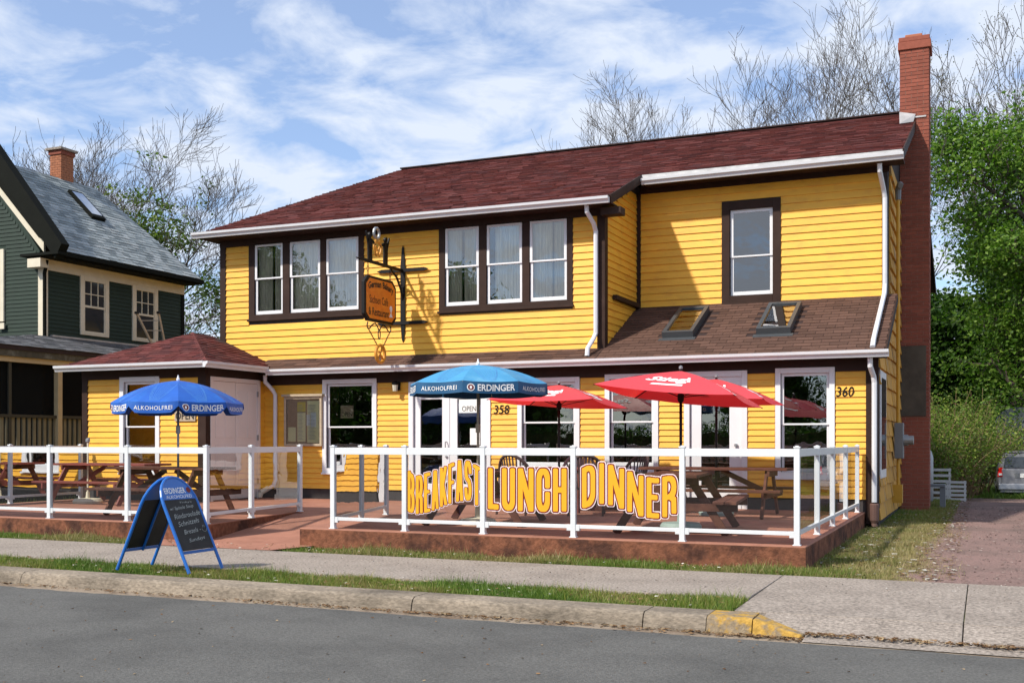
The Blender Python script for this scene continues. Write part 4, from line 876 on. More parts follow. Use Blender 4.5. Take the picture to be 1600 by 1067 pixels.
umbrella('faded sky blue octagonal umbrella with navy valance behind BREAKFAST', -6.6, 14.04, 2.235, 2.505, 0.99, SKYC, SKYV, WOODN, BASEC, R(-76.8), vh=0.155, scallop=False)

def red_umbrella(label, x, y, corners, za, side=0.92):
    t = thing('patio_umbrella', label, 'umbrella', (x, y, DZ), 'square red umbrellas on the right patio')
    K = [(-side, -side), (side, -side), (side, side), (-side, side)]; cr = [Vector((x+a, y+c, z)) for (a, c), z in zip(K, corners)]; ap = Vector((x, y, za))
    for i in range(4):
        A_, B_ = cr[i], cr[(i+1) % 4]; b = MB(); n = 8
        def sf(u, v):
            p = A_.lerp(B_, u); q = ap.lerp(p, v); q.z = ap.z+(p.z-ap.z)*(0.55*v+0.45*v*v); edge = 4*u*(1-u); q.z += 0.035*edge*v*v*(-1)
            inward = (Vector((x, y, 0))-Vector((p.x, p.y, 0)))*0.035*edge*v; q.x += inward.x; q.y += inward.y; return q
        b.col = (0.80, 0.085, 0.105)
        g_ = [[sf(a/n, max(0.01, c/n)) for a in range(n+1)] for c in range(n+1)]
        for c in range(n):
            for a in range(n): b.quad(g_[c][a], g_[c+1][a], g_[c+1][a+1], g_[c][a+1])
        pan = b.build('canopy_panel', REDC, t, smooth=True, fix=False)
        f = lambda u, v, s0=0.22, s1=0.78: sf(s0+(s1-s0)*u, 0.72-0.24*v)+Vector((0, 0, 0.006))
        text_on('canopy_lettering', 'Stiegl', f, PRINTW, pan, 0.035, 0.25)
        bb = MB()
        for k in range(8):
            u0 = 0.34+0.30*k/8; u1 = 0.34+0.30*(k+1)/8; bb.quad(sf(u0, 0.80)+Vector((0, 0, 0.006)), sf(u1, 0.80)+Vector((0, 0, 0.006)), sf(u1+0.01, 0.745)+Vector((0, 0, 0.006)), sf(u0+0.01, 0.745)+Vector((0, 0, 0.006)))
        bb.build('banner_print', PRINTW, pan, fix=False)
    for i in range(4):
        b = MB(); b.tube([ap+Vector((0, 0, -0.02)), ap.lerp(cr[i], 0.5)+Vector((0, 0, 0.02)), cr[i]+Vector((0, 0, -0.008))], 0.007, 5); b.bar(ap.lerp(cr[i], 0.55), (x, y, za-0.36), 0.010, 0.010); b.build('rib', BLACK, t)
    b = MB(); b.tube([(x, y, DZ), (x, y, za+0.03)], 0.020, 10); b.build('pole', BLACK, t, smooth=True)
    b = MB(); b.lathe([(0.0, 0.0), (0.026, 0.015), (0.026, 0.045), (0.0, 0.06)], (x, y, za+0.015), 10); b.build('finial', STEEL, t)
    b = MB(); b.lathe([(0.03, 0), (0.045, 0.03), (0.045, 0.10), (0.03, 0.12)], (x, y, za-0.42), 10); b.build('hub', BLACK, t)
    b = MB(); b.lathe([(0.27, 0), (0.28, 0.04), (0.25, 0.085), (0.05, 0.10), (0.04, 0.32), (0.03, 0.32)], (x, y, DZ), 24); b.build('base', BASEG, t)
    return t
red_umbrella('red square umbrella nearest the street over the table beside DINNER', -3.76, 14.4, (2.17, 2.00, 1.89, 2.06), 2.37)
red_umbrella('red square umbrella behind, half hidden in front of the single door', -3.95, 17.35, (2.22, 2.06, 2.02, 2.15), 2.42)
red_umbrella('red square umbrella over the brown chairs beside the sky blue one', -6.62, 17.3, (2.12, 2.10, 2.00, 2.08), 2.38)
t = thing('umbrella_stand', 'thin bare umbrella pole in a cream base by the hut wall', 'umbrella stand', (-15.75, 15.98, DZ))
b = MB(); b.tube([(-15.75, 15.98, DZ+0.1), (-15.75, 15.98, 1.44)], 0.017, 8); b.build('pole', BASEC, t); b = MB(); b.lathe([(0.27, 0), (0.28, 0.04), (0.24, 0.085), (0.04, 0.10), (0.03, 0.22)], (-15.75, 15.98, DZ), 20); b.build('base', BASEC, t)
b = MB(); b.lathe([(0.02, 0), (0.04, 0.02), (0.04, 0.07), (0.015, 0.09)], (-15.75, 15.98, 1.40), 8); b.bar((-15.77, 15.98, 1.45), (-15.69, 15.96, 1.49), 0.02, 0.02); b.build('clamp', STEEL, t)

# ------------------------------------------------------------------ hanging trade sign on its iron bracket
SX = -10.69; SY = WU-0.024
br = thing('sign_bracket', 'black wrought iron cross bracket on the upper wall between the windows', 'bracket', (SX, SY, 4.6))
def spear(b, p, d, s=0.05):
    p = Vector(p); d = Vector(d).normalized(); o_ = Vector((0, 1, 0)) if abs(d.y) < 0.5 else Vector((0, 0, 1)); a = d.cross(o_).normalized()
    pts = [p, p+d*s*0.7+a*s*0.55, p+d*s*2.2, p+d*s*0.7-a*s*0.55]
    b.add([q-o_*0.008 for q in pts]+[q+o_*0.008 for q in pts], [(0, 1, 2, 3), (7, 6, 5, 4), (0, 4, 5, 1), (1, 5, 6, 2), (2, 6, 7, 3), (3, 7, 4, 0)])
b = MB(); b.hexa([(SX-0.055, SY-0.03, 4.86), (SX+0.055, SY-0.03, 4.86), (SX+0.055, SY, 4.86), (SX-0.055, SY, 4.86), (SX-0.025, SY-0.02, 5.24), (SX+0.025, SY-0.02, 5.24), (SX+0.025, SY, 5.24), (SX-0.025, SY, 5.24)])
b.box(SX-0.05, SX+0.05, SY-0.03, SY, 3.85, 4.86); b.hexa([(SX-0.03, SY-0.02, 3.50), (SX+0.03, SY-0.02, 3.50), (SX+0.03, SY, 3.50), (SX-0.03, SY, 3.50), (SX-0.05, SY-0.03, 3.85), (SX+0.05, SY-0.03, 3.85), (SX+0.05, SY, 3.85), (SX-0.05, SY, 3.85)])
spear(b, (SX, SY-0.01, 5.22), (0, 0, 1), 0.055); spear(b, (SX, SY-0.01, 3.52), (0, 0, -1), 0.055); b.build('upright', BLACK, br)
for z, w in ((4.84, 0.035), (3.79, 0.035)):
    b = MB(); b.box(SX-0.50, SX+0.50, SY-0.045, SY-0.031, z-w, z+w)
    spear(b, (SX-0.48, SY-0.038, z), (-1, 0, 0)); spear(b, (SX+0.48, SY-0.038, z), (1, 0, 0)); b.build('crossbar', BLACK, br)
b = MB(); b.bar((SX, SY-0.03, 4.83), (SX, 17.55, 4.83), 0.03, 0.06); spear(b, (SX, 17.56, 4.83), (0, -1, 0), 0.06); b.build('arm', BLACK, br)
b = MB(); b.tube([(SX, SY-0.02, 4.25), (SX, SY-0.10, 4.45), (SX, SY-0.26, 4.66), (SX, SY-0.50, 4.79)], 0.022, 6)
for k in range(5): q = k/5; b.lathe([(0.03, -0.01), (0.03, 0.01)], (SX, SY-0.08-0.3*q*q, 4.48+0.28*q), 6)
b.build('scroll', BLACK, br)
# generic standing supporters and a pretzel emblem in cut steel on the arm
def plate(b, pts, th=0.012): b.prism([(u, v) for u, v in pts], 'x', SX-th, SX+th)
for s_, y0 in ((1, 17.93), (-1, 18.52)):
    b = MB(); f = lambda pts: [(y0+s_*u, 4.86+v) for u, v in pts][::s_]
    plate(b, f([(-0.07, 0.22), (0.07, 0.22), (0.085, 0.38), (0.0, 0.44), (-0.09, 0.38)])); plate(b, f([(-0.07, 0.0), (-0.01, 0.0), (0.0, 0.23), (-0.075, 0.23)])); plate(b, f([(0.02, 0.0), (0.08, 0.0), (0.07, 0.23), (0.005, 0.23)]))
    plate(b, f([(0.05, 0.36), (0.20, 0.30), (0.21, 0.335), (0.06, 0.41)])); plate(b, f([(-0.08, 0.30), (-0.15, 0.52), (-0.125, 0.53), (-0.05, 0.38)])); b.tube([(SX-0.02, y0, 4.86+0.47), (SX+0.02, y0, 4.86+0.47)], 0.05, 10)
    b.build('supporter_figure', BLACK, br)
b = MB(); cy_, cz_ = 18.22, 5.10
b.tube([(SX, cy_+0.13*math.sin(a)*(1-0.3*math.cos(a)), cz_-0.14*math.cos(a)-0.0) for a in [R(25+310*k/24) for k in range(25)]], 0.022, 6)
b.tube([(SX, cy_+0.055, cz_-0.13), (SX-0.01, cy_-0.06, cz_+0.06)], 0.02, 6); b.tube([(SX, cy_-0.055, cz_-0.13), (SX+0.01, cy_+0.06, cz_+0.06)], 0.02, 6)
for k in range(3): b.tube([(SX, cy_-0.08+0.08*k, cz_+0.14), (SX, cy_-0.08+0.08*k, cz_+0.21)], [0.022, 0.006], 6)
b.build('emblem', GOLD, br)
b = MB(); b.tube([(SX, 18.18+0.10*math.sin(a), 5.40+0.10*math.cos(a)) for a in [2*PI*k/20 for k in range(21)]], 0.028, 6); b.build('ring', STEEL, br)
sg = thing('hanging_sign', 'orange hanging shop sign reading German Bakery Sachsen Cafe & Restaurant', 'sign', (SX, 18.28, 4.1))
oct_ = [(17.82, 3.70), (18.74, 3.70), (18.88, 3.82), (18.88, 4.43), (18.74, 4.56), (17.82, 4.56), (17.68, 4.43), (17.68, 3.82)]
b = MB(); b.prism(oct_, 'x', SX-0.035, SX+0.035); b.build('frame', BLACK, sg, bevel=0.01)
inn = [(18.28+(a-18.28)*0.90, 4.13+(c-4.13)*0.88) for a, c in oct_]
b = MB(); b.prism(inn, 'x', SX-0.040, SX+0.040); b.build('face', ORNG, sg)
def sgf(yc, zc_, w, h, curve=0.0): return lambda u, v: Vector((SX+0.043, yc+(u-0.5)*w, zc_+(v-0.5)*h+curve*(1-(2*u-1)**2)))
text_on('lettering', 'German Bakery', sgf(18.28, 4.34, 0.94, 0.17, 0.07), PRINTK, sg, 0.03)
text_on('lettering', 'Sachsen Café', sgf(18.20, 4.12, 0.70, 0.15), PRINTK, sg, 0.0)
text_on('lettering', '& Restaurant', sgf(18.20, 3.89, 0.76, 0.15), PRINTK, sg, 0.012)
b = MB(); b.prism([(18.60, 3.84), (18.72, 3.84), (18.70, 3.88), (18.665, 3.92), (18.71, 4.0), (18.69, 4.06), (18.63, 4.06), (18.61, 4.0), (18.655, 3.92), (18.62, 3.88)], 'x', SX+0.040, SX+0.044); b.build('cup_print', PAPERW, sg)
def chain(b, p, q, n, r=0.022):
    p = Vector(p); q = Vector(q)
    for k in range(n):
        c = p.lerp(q, (k+0.5)/n); h = (q-p).length/n*0.62; d = (q-p).normalized(); a = Vector((1, 0, 0)) if k % 2 else d.cross(Vector((1, 0, 0))).normalized()
        b.tube([c+d*h*math.cos(t_)+a*r*math.sin(t_) for t_ in [2*PI*j/8 for j in range(9)]], 0.006, 4, caps=False)
b = MB(); chain(b, (SX, 17.86, 4.80), (SX, 17.86, 4.57), 3); chain(b, (SX, 18.70, 4.80), (SX, 18.70, 4.57), 3); b.build('chain', BLACK, sg)
b = MB()
for s_ in (-1, 1):
    b.tube([(SX, 18.28+s_*y_, z_) for y_, z_ in ((0.02, 3.56), (0.06, 3.62), (0.15, 3.68), (0.26, 3.64), (0.36, 3.56), (0.43, 3.56), (0.45, 3.62), (0.42, 3.68))], 0.013, 6)
b.tube([(SX, 18.28+0.04*math.sin(a), 3.48+0.09*math.cos(a)) for a in [2*PI*k/12 for k in range(13)]], 0.012, 6); b.build('scroll', BLACK, sg)
b = MB(); chain(b, (SX, 17.88, 3.55), (SX, 18.20, 3.27), 9, 0.012); chain(b, (SX, 18.68, 3.55), (SX, 18.44, 3.27), 9, 0.012); b.build('chain', BLACK, sg)
pz = MB(); cy_, cz_ = 18.32, 3.11
pz.tube([(SX, cy_+0.165*math.sin(a), cz_+0.165*math.cos(a)) for a in [2*PI*k/28 for k in range(29)]], 0.033, 8); pz.tube([(SX, cy_-0.10, cz_-0.10), (SX+0.01, cy_+0.07, cz_+0.13)], 0.024, 6); pz.tube([(SX, cy_+0.10, cz_-0.10), (SX-0.01, cy_-0.06, cz_+0.05)], 0.022, 6)
pz.build('pretzel', GOLD, sg, smooth=True)

# ------------------------------------------------------------------ chalkboard A-sign on the grass strip
sb = thing('sandwich_board', 'blue framed chalkboard sign standing open on the grass strip by the kerb', 'sign', (-8.2, 9.5, 0.0))
AY0, AY1 = 9.22, 9.80; AT = 1.04
def face_pt(side, u, h):
    """side -1 left leaf, +1 right leaf; u 0..1 across, h height above the ground"""
    xb = -8.70 if side < 0 else -7.69; xt = -8.20+(-0.015 if side < 0 else 0.015)
    k = h/AT; return Vector((xb+(xt-xb)*k, AY0+(AY1-AY0)*u, h))
def outl(side, ins, h0):
    w = (AY1-AY0); pts = []; r = 0.5-ins/w; ca = AT-ins-0.29+ins*0
    pts.append((ins/w, h0))
    for k in range(13): a = PI-PI*k/12; pts.append((0.5+r*math.cos(a), 0.75-ins*0.2+(AT-0.75-ins)*math.sin(a)))
    pts.append((1-ins/w, h0)); return pts
for side in (-1, 1):
    lf = MB(); P_ = [face_pt(side, u, h) for u, h in [(0.03, 0.03)]+outl(side, 0.018, 0.10)[0:0]+[(0.03, 0.75)]+[(0.5+0.47*math.cos(PI-PI*k/12), 0.75+0.28*math.sin(PI-PI*k/12)) for k in range(1, 12)]+[(0.97, 0.75), (0.97, 0.03)]]
    lf.tube(P_, 0.018, 8); lf.bar(face_pt(side, 0.04, 0.24), face_pt(side, 0.96, 0.24), 0.02, 0.03)
    fr = lf.build('frame', BLUEP, sb, smooth=False); 
    nrm = (face_pt(side, 1, 0)-face_pt(side, 0, 0)).cross(face_pt(side, 0, 1)-face_pt(side, 0, 0)).normalized()
    if nrm.x*side < 0: nrm = -nrm
    b = MB(); pl = [face_pt(side, 0.06, 0.26), face_pt(side, 0.94, 0.26), face_pt(side, 0.94, 0.79), face_pt(side, 0.06, 0.79)]; b.hexa([p-nrm*0.006 for p in pl]+[p+nrm*0.006 for p in pl]); b.build('board', BOARDK, sb)
    hd_ = [face_pt(side, 0.05, 0.792), face_pt(side, 0.95, 0.792)]+[face_pt(side, 0.5+0.45*math.cos(PI*k/10), 0.80+0.215*math.sin(PI*k/10)) for k in range(1, 10)]
    b = MB(); n_ = len(hd_); b.add([p-nrm*0.008 for p in hd_]+[p+nrm*0.008 for p in hd_], [tuple(range(n_)), tuple(range(2*n_-1, n_-1, -1))]+[(i, (i+1) % n_, n_+(i+1) % n_, n_+i) for i in range(n_)]); b.build('header', BLUEP, sb)
    if side < 0:
        b = MB(); b.bar(face_pt(-1, 0.5, 0.22)-nrm*-0.0+Vector((0.02, 0, 0)), face_pt(-1, 0.5, 0.98)+Vector((0.02, 0, 0)), 0.02, 0.02); b.build('strut', BLUEP, sb)
    else:
        def bf(uc, hc, w, h, dx_=0.0): return lambda u, v: face_pt(1, uc+(u-0.5)*w, hc+(v-0.5)*h+dx_*(u-0.5))+nrm*0.010
        text_on('lettering', 'ERDINGER', bf(0.44, 0.885, 0.58, 0.062), PRINTW, sb, 0.02); text_on('lettering', 'ALKOHOLFREI', bf(0.50, 0.82, 0.70, 0.036), PRINTW, sb, 0.0)
        b = MB(); f = bf(0.82, 0.885, 0.12, 0.062); b.add([f(0.5+0.5*math.cos(2*PI*k/12), 0.5+0.5*math.sin(2*PI*k/12)) for k in range(12)], [tuple(range(12))]); b.build('emblem', PRINTR, sb, fix=False)
        for s_, uc, hc, w, h, sh in (("Today's", 0.62, 0.755, 0.34, 0.022, 0), ('w/ Spätzle Soup', 0.46, 0.70, 0.66, 0.042, 0.02), ('Rindsroulade', 0.54, 0.625, 0.74, 0.05, 0.03), ('Schnitzels', 0.50, 0.545, 0.60, 0.05, 0.03), ('Brezels -', 0.52, 0.455, 0.48, 0.045, 0.02), ('Sundays', 0.56, 0.36, 0.46, 0.045, 0.02)):
            text_on('chalk_lettering', s_, bf(uc, hc, w, h, sh), PRINTC, sb, -0.004, 0.25)
        b = MB(); f = bf(0.86, 0.47, 0.14, 0.07); b.tube([f(0.5+0.45*math.cos(a), 0.4+0.45*math.sin(a)) for a in [PI+PI*k/8 for k in range(9)]], 0.0018, 4); b.tube([f(0.35, 0.6), f(0.4, 0.95)], 0.0018, 4); b.tube([f(0.62, 0.6), f(0.66, 0.95)], 0.0018, 4); b.build('chalk_doodle', PRINTC, sb)

# ------------------------------------------------------------------ things on the walls
nb_ = thing('notice_board', 'glazed wooden menu board with yellow sheets on the wall by the downspout', 'notice board', (-13.0, WL, 1.85))
b = MB(); x0, x1, z0, z1, yf = -13.34, -12.52, 1.38, 2.30, WL-0.10
b.box(x0, x1, yf+0.04, WL-0.021, z0, z1); b.build('back_panel', CORK, nb_)
b = MB(); b.box(x0-0.05, x0, yf, WL-0.02, z0-0.05, z1+0.05); b.box(x1, x1+0.05, yf, WL-0.02, z0-0.05, z1+0.05); b.box(x0, x1, yf, WL-0.02, z0-0.05, z0); b.box(x0, x1, yf, WL-0.02, z1, z1+0.05); b.box(x0-0.09, x1+0.09, yf-0.04, WL-0.02, z1+0.051, z1+0.10); b.build('frame', WOODN, nb_, bevel=0.004)
for (a, c, d, f, m) in ((-13.31, -13.12, 1.42, 1.72, PAPER), (-13.08, -12.88, 1.42, 2.02, PAPER), (-13.08, -12.88, 2.04, 2.24, mat('bright_yellow_sheet', (0.75, 0.58, 0.10), 0.8, 0.05, 6)), (-12.84, -12.55, 1.40, 2.26, PAPER), (-12.85, -12.77, 1.75, 1.98, PAPERW), (-12.75, -12.62, 1.72, 2.02, PAPERW)):
    b = MB(); yy = yf+0.035-(0.004 if m is PAPERW else 0); b.quad((a, yy, d), (c, yy, d), (c, yy, f), (a, yy, f)); b.build('paper_sheet', m, nb_, fix=False)
b = MB()
for k in range(26): zz = 1.47+k*0.028; rr_ = random.Random(k); b.quad((-13.06, yf+0.033, zz), (-13.06+rr_.uniform(0.08, 0.16), yf+0.033, zz), (-13.06+0.10, yf+0.033, zz+0.008), (-13.06, yf+0.033, zz+0.008)); b.quad((-12.81, yf+0.030, zz), (-12.81+rr_.uniform(0.12, 0.22), yf+0.030, zz), (-12.66, yf+0.030, zz+0.008), (-12.81, yf+0.030, zz+0.008))
b.build('print_lines', STEEL, nb_, fix=False)
b = MB(); b.quad((x0, yf+0.012, z0), (x1, yf+0.012, z0), (x1, yf+0.012, z1), (x0, yf+0.012, z1)); b.build('pane', PANEL, nb_, fix=False)
la = thing('wall_lamp', 'small bronze lantern on the wall left of the double door', 'lamp', (-10.72, WL-0.02, 2.50))
b = MB(); b.box(-10.77, -10.67, WL-0.05, WL-0.021, 2.44, 2.60); b.tube([(-10.72, WL-0.04, 2.55), (-10.72, WL-0.10, 2.62), (-10.72, WL-0.15, 2.60)], 0.012, 6); b.build('bracket', BLACK, la)
b = MB(); b.lathe([(0.05, 0), (0.075, 0.02), (0.075, 0.04), (0.02, 0.07)], (-10.72, WL-0.15, 2.54), 8); b.build('cap', BLACK, la)
b = MB(); b.lathe([(0.045, 0), (0.06, 0.12)], (-10.72, WL-0.15, 2.42), 8); b.build('lens', mat('frosted_lens', (0.55, 0.52, 0.42), 0.3, 0.05, 5), la)
os_ = thing('open_sign', 'wooden board reading OPEN on the hut wall under the blue umbrella', 'sign', (-14.42, HY-0.03, 1.93))
b = MB(); b.box(-14.67, -14.16, HY-0.050, HY-0.029, 1.82, 2.04); b.build('board', WOODN, os_, bevel=0.004); text_on('lettering', 'OPEN', flat_fn((-14.415, HY-0.053, 1.93), (1, 0, 0), (0, 0, 1), 0.45, 0.15), PRINTK, os_, 0.02)
os2 = thing('open_sign', 'white sheet with OPEN in the right leaf of the double door', 'sign', (-9.17, WL, 2.1))
b = MB(); b.quad((-9.40, WL+0.022, 1.98), (-8.96, WL+0.022, 1.98), (-8.96, WL+0.022, 2.24), (-9.40, WL+0.022, 2.24)); b.build('sheet', PAPERW, os2, fix=False); text_on('lettering', 'OPEN', flat_fn((-9.18, WL+0.018, 2.06), (1, 0, 0), (0, 0, 1), 0.30, 0.10), PRINTK, os2, 0.0)
b = MB(); b.quad((-9.16, WL+0.022, 1.36), (-8.95, WL+0.022, 1.36), (-8.95, WL+0.022, 1.68), (-9.16, WL+0.022, 1.68)); tag(b.build('notice_sheet', PAPERW, None, fix=False, loc=(-9.05, WL, 1.5)), 'small white notice low in the right leaf of the double door', 'notice')
os3 = thing('open_sign', 'small wooden OPEN sign hanging inside the window left of the lamp', 'sign', (-11.9, WL+0.1, 1.98))
b = MB(); b.box(-12.12, -11.82, WL+0.07, WL+0.085, 1.90, 2.16); b.build('board', WOODN, os3); text_on('lettering', 'OPEN', flat_fn((-11.97, WL+0.066, 1.98), (1, 0, 0), (0, 0, 1), 0.26, 0.09), PRINTK, os3, 0.0)
b.mesh if False else None

# ------------------------------------------------------------------ green neighbour house
gh = thing('green_house', 'dark green clapboard house with grey shingle roof and cream trim at the left edge', 'house', (-25, 22, 0))
GX = -22.5
slg = 2.8/3
gw = MB(); gw.prism([(21.3, 0), (26.7, 0), (26.7, 6.2), (21.3, 6.2)], 'x', GX-0.14, GX); gw = gw.build('wall', GGRN, gh)
g2 = MB(); g2.prism([(-28, 0), (GX-0.141, 0), (GX-0.141, 6.4), (-24.9, 9.2), (-28, 9.2)], 'y', 21.3, 21.44); g2 = g2.build('wall', GGRN, gh)
def gclap(parent, axis, w, u0, u1, z0, z1, ops, fn=None):
    b = MB(); e = 0.105; n = int((z1-z0)/e)
    for i in range(n):
        z = z0+i*e; uu1 = fn(z) if fn else u1
        for s0, s1 in cut(u0, uu1, [(a, c) for a, c, d, f in ops if d < z+0.05 < f]):
            if axis == 'y': b.hexa([(w, s0, z), (w+0.02, s0, z), (w+0.02, s1, z), (w, s1, z), (w, s0, z+e), (w+0.003, s0, z+e), (w+0.003, s1, z+e), (w, s1, z+e)])
            else: b.hexa([(s0, w-0.02, z), (s1, w-0.02, z), (s1, w, z), (s0, w, z), (s0, w-0.003, z+e), (s1, w-0.003, z+e), (s1, w, z+e), (s0, w, z+e)])
    o = b.build('clapboards', GGRN, parent); o['kind'] = 'stuff'; return o
gclap(gw, 'y', GX, 21.42, 26.60, 4.0, 5.92, [(22.50, 23.62, 4.30, 6.0), (24.45, 25.62, 4.30, 6.0)])
gclap(g2, 'x', 21.3, -28, GX-0.22, 3.9, 9.1, [(-25.5, -23.82, 4.55, 6.6)], fn=lambda z: GX-0.16-(max(0, z-6.2))/1.15)
t = MB(); t.box(GX-0.001, GX+0.03, 21.3, 26.72, 5.90, 6.28); t.build('frieze_board', CREAM, gh)
t = MB(); t.box(GX-0.16, GX+0.03, 21.265, 21.299, 4.0, 6.0); t.box(GX-0.001, GX+0.03, 21.30, 21.42, 4.0, 5.9); t.build('corner_board', CREAM, gh, bevel=0.005)
t = MB(); t.box(GX-0.001, GX+0.03, 26.58, 26.72, 3.9, 5.9); t.build('corner_board', GDRK, gh)
def gwin(y0, y1, z0, z1, label):
    b = MB(); c = 0.14
    b.box(GX-0.001, GX+0.045, y0, y0+c, z0, z1); b.box(GX-0.001, GX+0.045, y1-c, y1, z0, z1); b.box(GX-0.001, GX+0.045, y0+c, y1-c, z0, z0+c*0.8); b.box(GX-0.001, GX+0.045, y0+c, y1-c, z1-c, z1)
    o = b.build('window', CREAM, gh, bevel=0.006); o['label'] = label
    p = MB(); p.quad((GX+0.004, y0+c, z0+0.1), (GX+0.004, y1-c, z0+0.1), (GX+0.004, y1-c, z1-c), (GX+0.004, y0+c, z1-c)); p.build('pane', VANG, o, fix=False)
    m = MB(); zm = (z0+z1)/2-0.02; ya, yb = y0+c, y1-c; m.box(GX+0.006, GX+0.03, ya, yb, zm-0.03, zm+0.03)
    for k in (1, 2): yy = ya+(yb-ya)*k/3; m.box(GX+0.006, GX+0.024, yy-0.012, yy+0.012, zm+0.03, z1-c)
    zz = (zm+z1-c)/2; m.box(GX+0.006, GX+0.026, ya, yb, zz-0.012, zz+0.012); m.box(GX+0.006, GX+0.028, ya, ya+0.03, z0+0.1, z1-c); m.box(GX+0.006, GX+0.028, yb-0.03, yb, z0+0.1, z1-c); m.build('muntin', CREAM, o)
gwin(22.53, 23.58, 4.32, 5.93, 'cream framed window nearer the street'); gwin(24.50, 25.55, 4.32, 5.93, 'cream framed window behind the ladder')
b = MB(); b.box(-25.4, -23.86, 21.24, 21.299, 4.6, 6.52); o = b.build('window', CREAM, gh, bevel=0.006); b = MB(); b.box(-24.02, -23.80, 21.20, 21.239, 4.4, 4.56); b.build('sill', CREAM, o); b = MB(); b.box(-25.2, -24.02, 21.225, 21.238, 4.75, 6.4); b.build('pane', VANG, o)
GR = [(0.26, 0.295, 0.305), (0.30, 0.335, 0.34), (0.225, 0.26, 0.27), (0.33, 0.36, 0.365), (0.18, 0.21, 0.22)]
b = MB()
def slabg(P, th=0.12): 
    q = [Vector(p) for p in P]; d = Vector((0, 0, th)); n = len(q); b.add([tuple(p) for p in q]+[tuple(p-d) for p in q], [tuple(range(n)), tuple(range(2*n-1, n-1, -1))]+[(i, n+i, n+(i+1) % n, (i+1) % n) for i in range(n)])
slabg([(-21.98, 21.28, 6.36), (-21.98, 26.85, 6.36), (-25.0, 25.6, 9.17), (-25.0, 21.28, 9.17)]); slabg([(-25.0, 21.28, 9.17), (-25.0, 25.6, 9.17), (-28, 26.85, 6.36), (-28, 21.28, 6.36)]); slabg([(-21.98, 26.85, 6.36), (-28, 26.85, 6.36), (-25.0, 25.6, 9.17)])
gr = b.build('roof', UNDER, gh)
VG = Vector((-1, 0, slg)).normalized(); NG = Vector((slg, 0, 1)).normalized(); cg = math.hypot(1, slg)
def limg(v): k = min(1, v/(3.02*cg)); return (21.27, 26.87-1.27*k)
shingles('shingles', gr, (-21.96, 0, 6.365), (0, 1, 0), VG, NG, limg, int(3.02*cg/0.14), 0.14, 0.28, GROOF, GR, t=0.012)
t = MB(); t.bar((-21.93, 21.28, 6.28), (-21.93, 26.9, 6.28), 0.12, 0.11); t.bar((-22.0, 26.95, 6.28), (-22.5, 26.95, 6.28), 0.1, 0.1); t.box(-22.52, -21.98, 21.0, 26.8, 6.18, 6.22); t.build('gutter', GDRK, gh)
# steep front gable with deep dark rake
t = MB(); k = 1.15
for (yy, d0, th, w, m) in ((20.72, 0.0, 0.34, 0.20, 0),): t.hexa([(-21.80, 21.0, 6.10), (-21.80, 21.27, 6.10), (-26.0, 21.27, 6.10+1.175*4.2), (-26.0, 21.0, 6.10+1.175*4.2), (-21.58, 21.0, 6.46), (-21.58, 21.27, 6.46), (-26.0, 21.27, 6.46+1.175*4.42), (-26.0, 21.0, 6.46+1.175*4.42)])
t.hexa([(-22.50, 21.14, 6.70), (-22.50, 21.28, 6.70), (-26.2, 21.28, 6.70+1.04*3.70), (-26.2, 21.14, 6.70+1.04*3.70), (-21.95, 21.14, 6.48), (-21.95, 21.28, 6.48), (-26.2, 21.28, 6.40+1.175*4.3), (-26.2, 21.14, 6.40+1.175*4.3)])
t.box(-22.95, -21.65, 20.95, 21.28, 6.20, 6.27); t.build('rake_board', GDRK, gh)
t = MB(); t.hexa([(-22.42, 21.225, 6.34), (-22.42, 21.285, 6.34), (-26.2, 21.285, 6.34+1.04*3.78), (-26.2, 21.225, 6.34+1.04*3.78), (-22.42, 21.225, 6.70), (-22.42, 21.285, 6.70), (-26.2, 21.285, 6.70+1.04*3.78), (-26.2, 21.225, 6.70+1.04*3.78)]); t.box(-22.75, -22.30, 21.0, 21.29, 5.92, 6.15); t.build('gable_trim', CREAM, gh)
t = MB(); t.tube([(-22.30, 21.22, 6.12), (-22.36, 21.24, 5.95), (-22.40, 21.235, 5.8), (-22.40, 21.235, 4.1)], 0.045, 8); t.build('downspout', GDRK, gh)
# roof window and chimney
gs = lambda x, y, h: Vector((x, y, 6.36+slg*(-21.98-x)))+NG*h
b = MB(); b.hexa([gs(-24.42, 23.96, 0), gs(-23.50, 23.96, 0), gs(-23.50, 24.48, 0), gs(-24.42, 24.48, 0), gs(-24.42, 23.96, 0.12), gs(-23.50, 23.96, 0.12), gs(-23.50, 24.48, 0.12), gs(-24.42, 24.48, 0.12)]); sk = b.build('skylight', GDRK, gh, bevel=0.01)
b = MB(); b.quad(gs(-24.36, 24.02, 0.125), gs(-23.60, 24.02, 0.125), gs(-23.60, 24.42, 0.125), gs(-24.36, 24.42, 0.125)); b.build('pane', glass_mat('roof_window_glass', (0.7, 0.8, 0.85), 0.8, 1.0), sk, fix=False)
b = MB(); b.box(-25.32, -24.90, 24.22, 24.68, 8.6, 10.02); gc = b.build('chimney', MORT, gh); gc['label'] = 'short brick chimney on the ridge'
b = MB()
for i in range(19):
    z = 8.62+i*0.072; o_ = 0.1 if i % 2 else 0.0
    for k in range(3):
        a = -25.325+k*0.2-o_; b.box(max(a, -25.325), min(a+0.19, -24.895), 24.212, 24.24, z, z+0.062); c = 24.22+k*0.2-o_; b.box(-24.905, -24.89, max(c, 24.215), min(c+0.19, 24.685), z, z+0.062)
o = b.build('bricks', mat('orange_brick', (0.34, 0.13, 0.065), 0.85, 0.25, 9, 0.3, 80), gc); o['kind'] = 'stuff'
